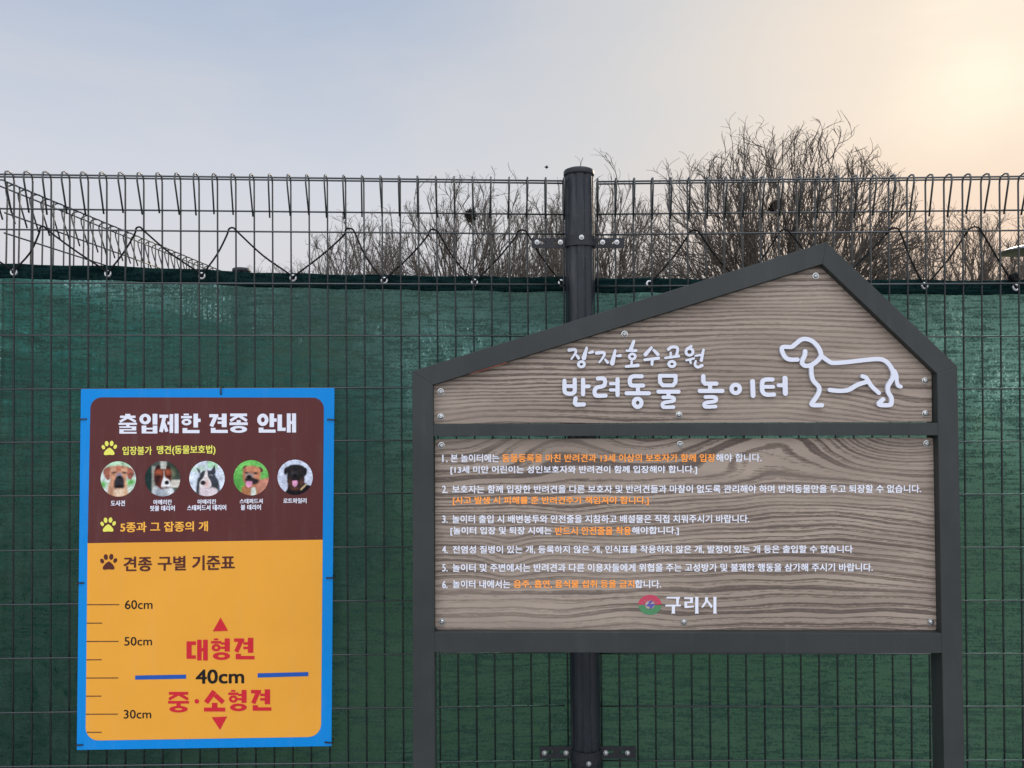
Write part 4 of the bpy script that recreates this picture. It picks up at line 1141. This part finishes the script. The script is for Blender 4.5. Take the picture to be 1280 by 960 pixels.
def tree(px, toppy, wpx, Y, seed, label, dens=1., low=505, thick=1.):
    """bare crown filling a ragged dome: wpx wide where it rises above the net, top at photo row toppy"""
    rs = np.random.RandomState(seed); k = Y / F
    O = np.array([0., 0., (510 - low) * k + CAM.z]); c = (low - toppy) * k
    q = min(.85, (low - 345.) / (low - toppy)); a = wpx / 2 * k / math.sqrt(1 - q * q); E3 = np.array([a * 1.40, a * .8, c * 1.04])
    lump = rs.randn(7, 3); lump /= np.linalg.norm(lump, axis=1, keepdims=True); lump[:, 2] = np.abs(lump[:, 2])
    def dirs(n, tmax):                               # spread over the upper dome
        z = 1 - (1 - math.cos(tmax)) * (np.arange(n) + rs.rand(n)) / n; p = np.arange(n) * 2.39996 + rs.randn(n) * .25
        s_ = np.sqrt(np.maximum(0, 1 - z * z)); return np.stack([s_ * np.cos(p), s_ * np.sin(p), z], -1)
    def reach(u):                                    # several rounded heads, not one ball
        return .90 + .10 * np.exp(-((1 - (u @ lump.T)) / .07)).max(-1)
    def bez(A_, T_, B_, n, wob):
        L = np.linalg.norm(B_ - A_, axis=-1, keepdims=True); C = A_ + T_ * L * .5
        t = np.linspace(0, 1, n)[None, :, None]
        P = (1 - t) ** 2 * A_[:, None] + 2 * t * (1 - t) * C[:, None] + t * t * B_[:, None]
        w = rs.randn(*P.shape) * wob * L[:, None]; w[:, 0] = 0; return P + w
    def at_(P, idx, t):
        n = P.shape[1]; f = t * (n - 1); i = np.minimum(f.astype(int), n - 2); fr = (f - i)[:, None]
        p0, p1 = P[idx, i], P[idx, i + 1]; d = p1 - p0; return p0 * (1 - fr) + p1 * fr, d / (np.linalg.norm(d, axis=1, keepdims=True) + 1e-9)
    def taper(m, n, r0, r1): return np.linspace(1, 0, n)[None] * (r0 - r1)[:, None] + r1[:, None] if hasattr(r0, 'shape') else np.tile(np.linspace(r0, r1, n), (m, 1))
    S = c / 5. * thick
    fk = np.array([0, 0, O[2] - .12 * c]); tr_h = max(fk[2], .8); fk[2] = tr_h
    trunk = [[(0, 0, -.1), (.03, .02, tr_h * .4), (-.02, .03, tr_h * .8), (0, 0, tr_h + .1)]]
    n1 = 13; u1 = dirs(n1, R(56)); B1 = O + u1 * E3 * .66 * reach(u1)[:, None]
    up_ = np.array([0, 0, 1.]); T1 = u1 * .45 + up_; T1 /= np.linalg.norm(T1, axis=1, keepdims=True)
    A1 = fk + rs.rand(n1, 1) * np.array([0, 0, .3]) - np.array([0, 0, .25]); P1 = bez(A1, T1, B1, 9, .018)
    n2 = int(200 * dens); u2 = dirs(n2, R(66)); f2 = rs.uniform(.5, 1.0, n2) ** .35; B2 = O + u2 * E3 * (reach(u2) * f2)[:, None]
    ang = (u2[:, None] * (u1 * 1)[None]).sum(-1) + rs.randn(n2, n1) * .05; id1 = ang.argmax(1)
    A2, T2 = at_(P1, id1, np.clip(rs.uniform(.34, .97, n2) * f2, .2, .97)); T2 = T2 + u2 * .3; P2 = bez(A2, T2 / np.linalg.norm(T2, axis=1, keepdims=True), B2, 8, .022)
    n3 = int(n2 * 6.5); id2 = np.arange(n3) % n2; A3, T3 = at_(P2, id2, rs.uniform(.38, 1., n3))
    out = A3 - O; out /= np.linalg.norm(out, axis=1, keepdims=True) + 1e-9
    d3 = T3 * .7 + out * .45 + rs.randn(n3, 3) * .30 + up_ * .22; d3 /= np.linalg.norm(d3, axis=1, keepdims=True)
    B3 = A3 + d3 * (c * .125 * rs.uniform(.5, 1.25, n3))[:, None]; P3 = bez(A3, T3, B3, 5, .018)
    n4 = n3 * 5; id3 = np.arange(n4) % n3; A4, T4 = at_(P3, id3, rs.uniform(.2, 1., n4))
    d4 = T4 * .8 + rs.randn(n4, 3) * .34 + up_ * .25; d4 /= np.linalg.norm(d4, axis=1, keepdims=True)
    B4 = A4 + d4 * (c * .058 * rs.uniform(.5, 1.4, n4))[:, None]; P4 = bez(A4, T4, B4, 4, .02)
    def dome(P):                                     # tips stop at the rounded outline
        q_ = (P - O) / E3; m_ = np.linalg.norm(q_, axis=-1, keepdims=True); u_ = q_ / (m_ + 1e-9)
        lim = .93 * reach(u_.reshape(-1, 3)).reshape(m_.shape)
        return O + u_ * E3 * np.where(m_ > lim, lim + (m_ - lim) * .60, m_)
    P2, P3, P4 = dome(P2), dome(P3), dome(P4)
    root = empty('bare_tree', ((px - 640) / F * Y, Y, 0), label, 'tree', 'bare winter trees beyond the fence')
    v1, f1 = fast_tubes(trunk, [[.15 * S + .02, .12 * S + .015, .11 * S + .01, .09 * S]], 9)
    v2, f2_ = fast_tubes(list(P1), list(taper(n1, 9, .046 * S, .013 * S)), 7)
    np_mesh('trunk', np.concatenate([v1, v2]), np.concatenate([f1, f2_ + len(v1)]), M['bark'], root)
    VV = []; FF = []; b = 0
    for P, r0, r1, sd_ in ((P2, .0140 * S, .0062 * S, 4), (P3, .0056 * S, .0038 * S, 3), (P4, .0042 * S, .0028 * S, 3)):
        v, f = fast_tubes(list(P), list(taper(len(P), P.shape[1], r0, r1)), sd_); VV.append(v); FF.append(f + b); b += len(v)
    np_mesh('crown', np.concatenate(VV), np.concatenate(FF), M['twig'], root)
    return root
tree(985, 140, 335, 17., 11, 'tallest bare tree, its wide crown above the peak of the wooden board', 1.25)
tree(580, 218, 270, 20., 5, 'wide bare tree left of the fence post with a round nest in it', .9)
tree(752, 202, 180, 23., 8, 'bare tree rising directly behind the dark fence post', .6)
tree(452, 262, 150, 25., 21, 'low bare tree furthest left but one, above the blue sign\'s right edge', .55, thick=1.1)
tree(352, 312, 90, 40., 33, 'small distant bare tree, furthest left beside the receding side fence', .5, thick=.9)
tree(1205, 236, 210, 24., 14, 'bare tree by the warm glow on the right, before the lamp', .75, thick=1.0)
tree(672, 226, 150, 27., 41, 'bare tree between the round nest and the fence post, set further back', .45)
tree(1325, 262, 180, 27., 52, 'bare tree at the right picture edge behind the street lamp', .7, thick=1.0)

# nests in the crowns
def nest(px, py, Y, rx_, rz_, rot, seed, label):
    rs = random.Random(seed); c = CAM + ray(px, py) * (Y / ray(px, py).y); P = []
    for k in range(420):
        a, b = rs.uniform(0, 6.28), math.acos(rs.uniform(-1, 1)); q = rs.random() ** .33
        v = Vector((math.sin(b) * math.cos(a) * rx_ * q, math.sin(b) * math.sin(a) * rx_ * q, math.cos(b) * rz_ * q))
        v = Vector((v.x * math.cos(rot) - v.z * math.sin(rot), v.y, v.x * math.sin(rot) + v.z * math.cos(rot)))
        d = Vector((rs.gauss(0, 1), rs.gauss(0, 1), rs.gauss(0, .7))).normalized() * rs.uniform(.08, .17)
        P.append(([c + v - d * .5, c + v + Vector((rs.uniform(-.01, .01),) * 3), c + v + d * .5], .006))
    o = obj('twig_nest', *tubes(P, 4), M['nest'], None, origin=c); return tag(o, label, 'nest', 'nests in the bare trees')
nest(588, 270, 19.6, .15, .17, 0, 1, 'dark round twig nest in the bare tree left of the fence post')
nest(970, 257, 16.6, .17, .10, .6, 2, 'dark slanting twig nest high in the tallest bare tree')

# a small bird in flight
bc = CAM + ray(683, 209) * (27. / ray(683, 209).y)
V, Fc = lathe([(.002, -.085), (.014, -.06), (.024, -.02), (.026, .01), (.018, .04), (.016, .055), (.010, .07), (.002, .082)], 12, bc, Vector((-1, -.1, .05)))
for s in (-1, 1):
    b = len(V); V += [bc + Vector(q) for q in ((-.03, s * .015, .012), (.035, s * .015, .012), (.05, s * .12, .012), (.01, s * .19, .0), (-.02, s * .12, .016))]
    V += [Vector(q) - Vector((0, 0, .005)) for q in V[b:b + 5]]
    Fc += [tuple(b + k for k in range(5)), tuple(b + 9 - k for k in range(5))] + [(b + k, b + 5 + k, b + 5 + (k + 1) % 5, b + (k + 1) % 5) for k in range(5)]
tag(obj('bird', V, Fc, M['bird'], None, origin=bc, smooth=True), 'tiny dark bird in flight just left of the fence post top', 'bird')

# street lamp whose shade shows at the right edge
lY = 11.; lz = CAM.z + (510 - 311) / F * lY; lxx = (1290 - 640) / F * lY
lamp = empty('street_lamp', (lxx, lY, 0), 'grey street lamp with flat saucer head cut by the right picture edge', 'street lamp')
lo_ = Vector((lxx, lY, 0))
obj('pole', *lathe([(.09, 0), (.09, .02), (.055, .04), (.05, .5), (.042, lz - .05)], 24, lo_, (0, 0, 1)), M['post'], lamp, smooth=True)
obj('lamp_head', *lathe([(.05, -.05), (.30, -.045), (.38, -.03), (.385, -.022), (.34, .0), (.25, .032), (.14, .055), (.05, .065), (.02, .07)], 40, lo_ + Vector((0, 0, lz)), (0, 0, 1)), M['lamp_metal'], lamp, smooth=True)
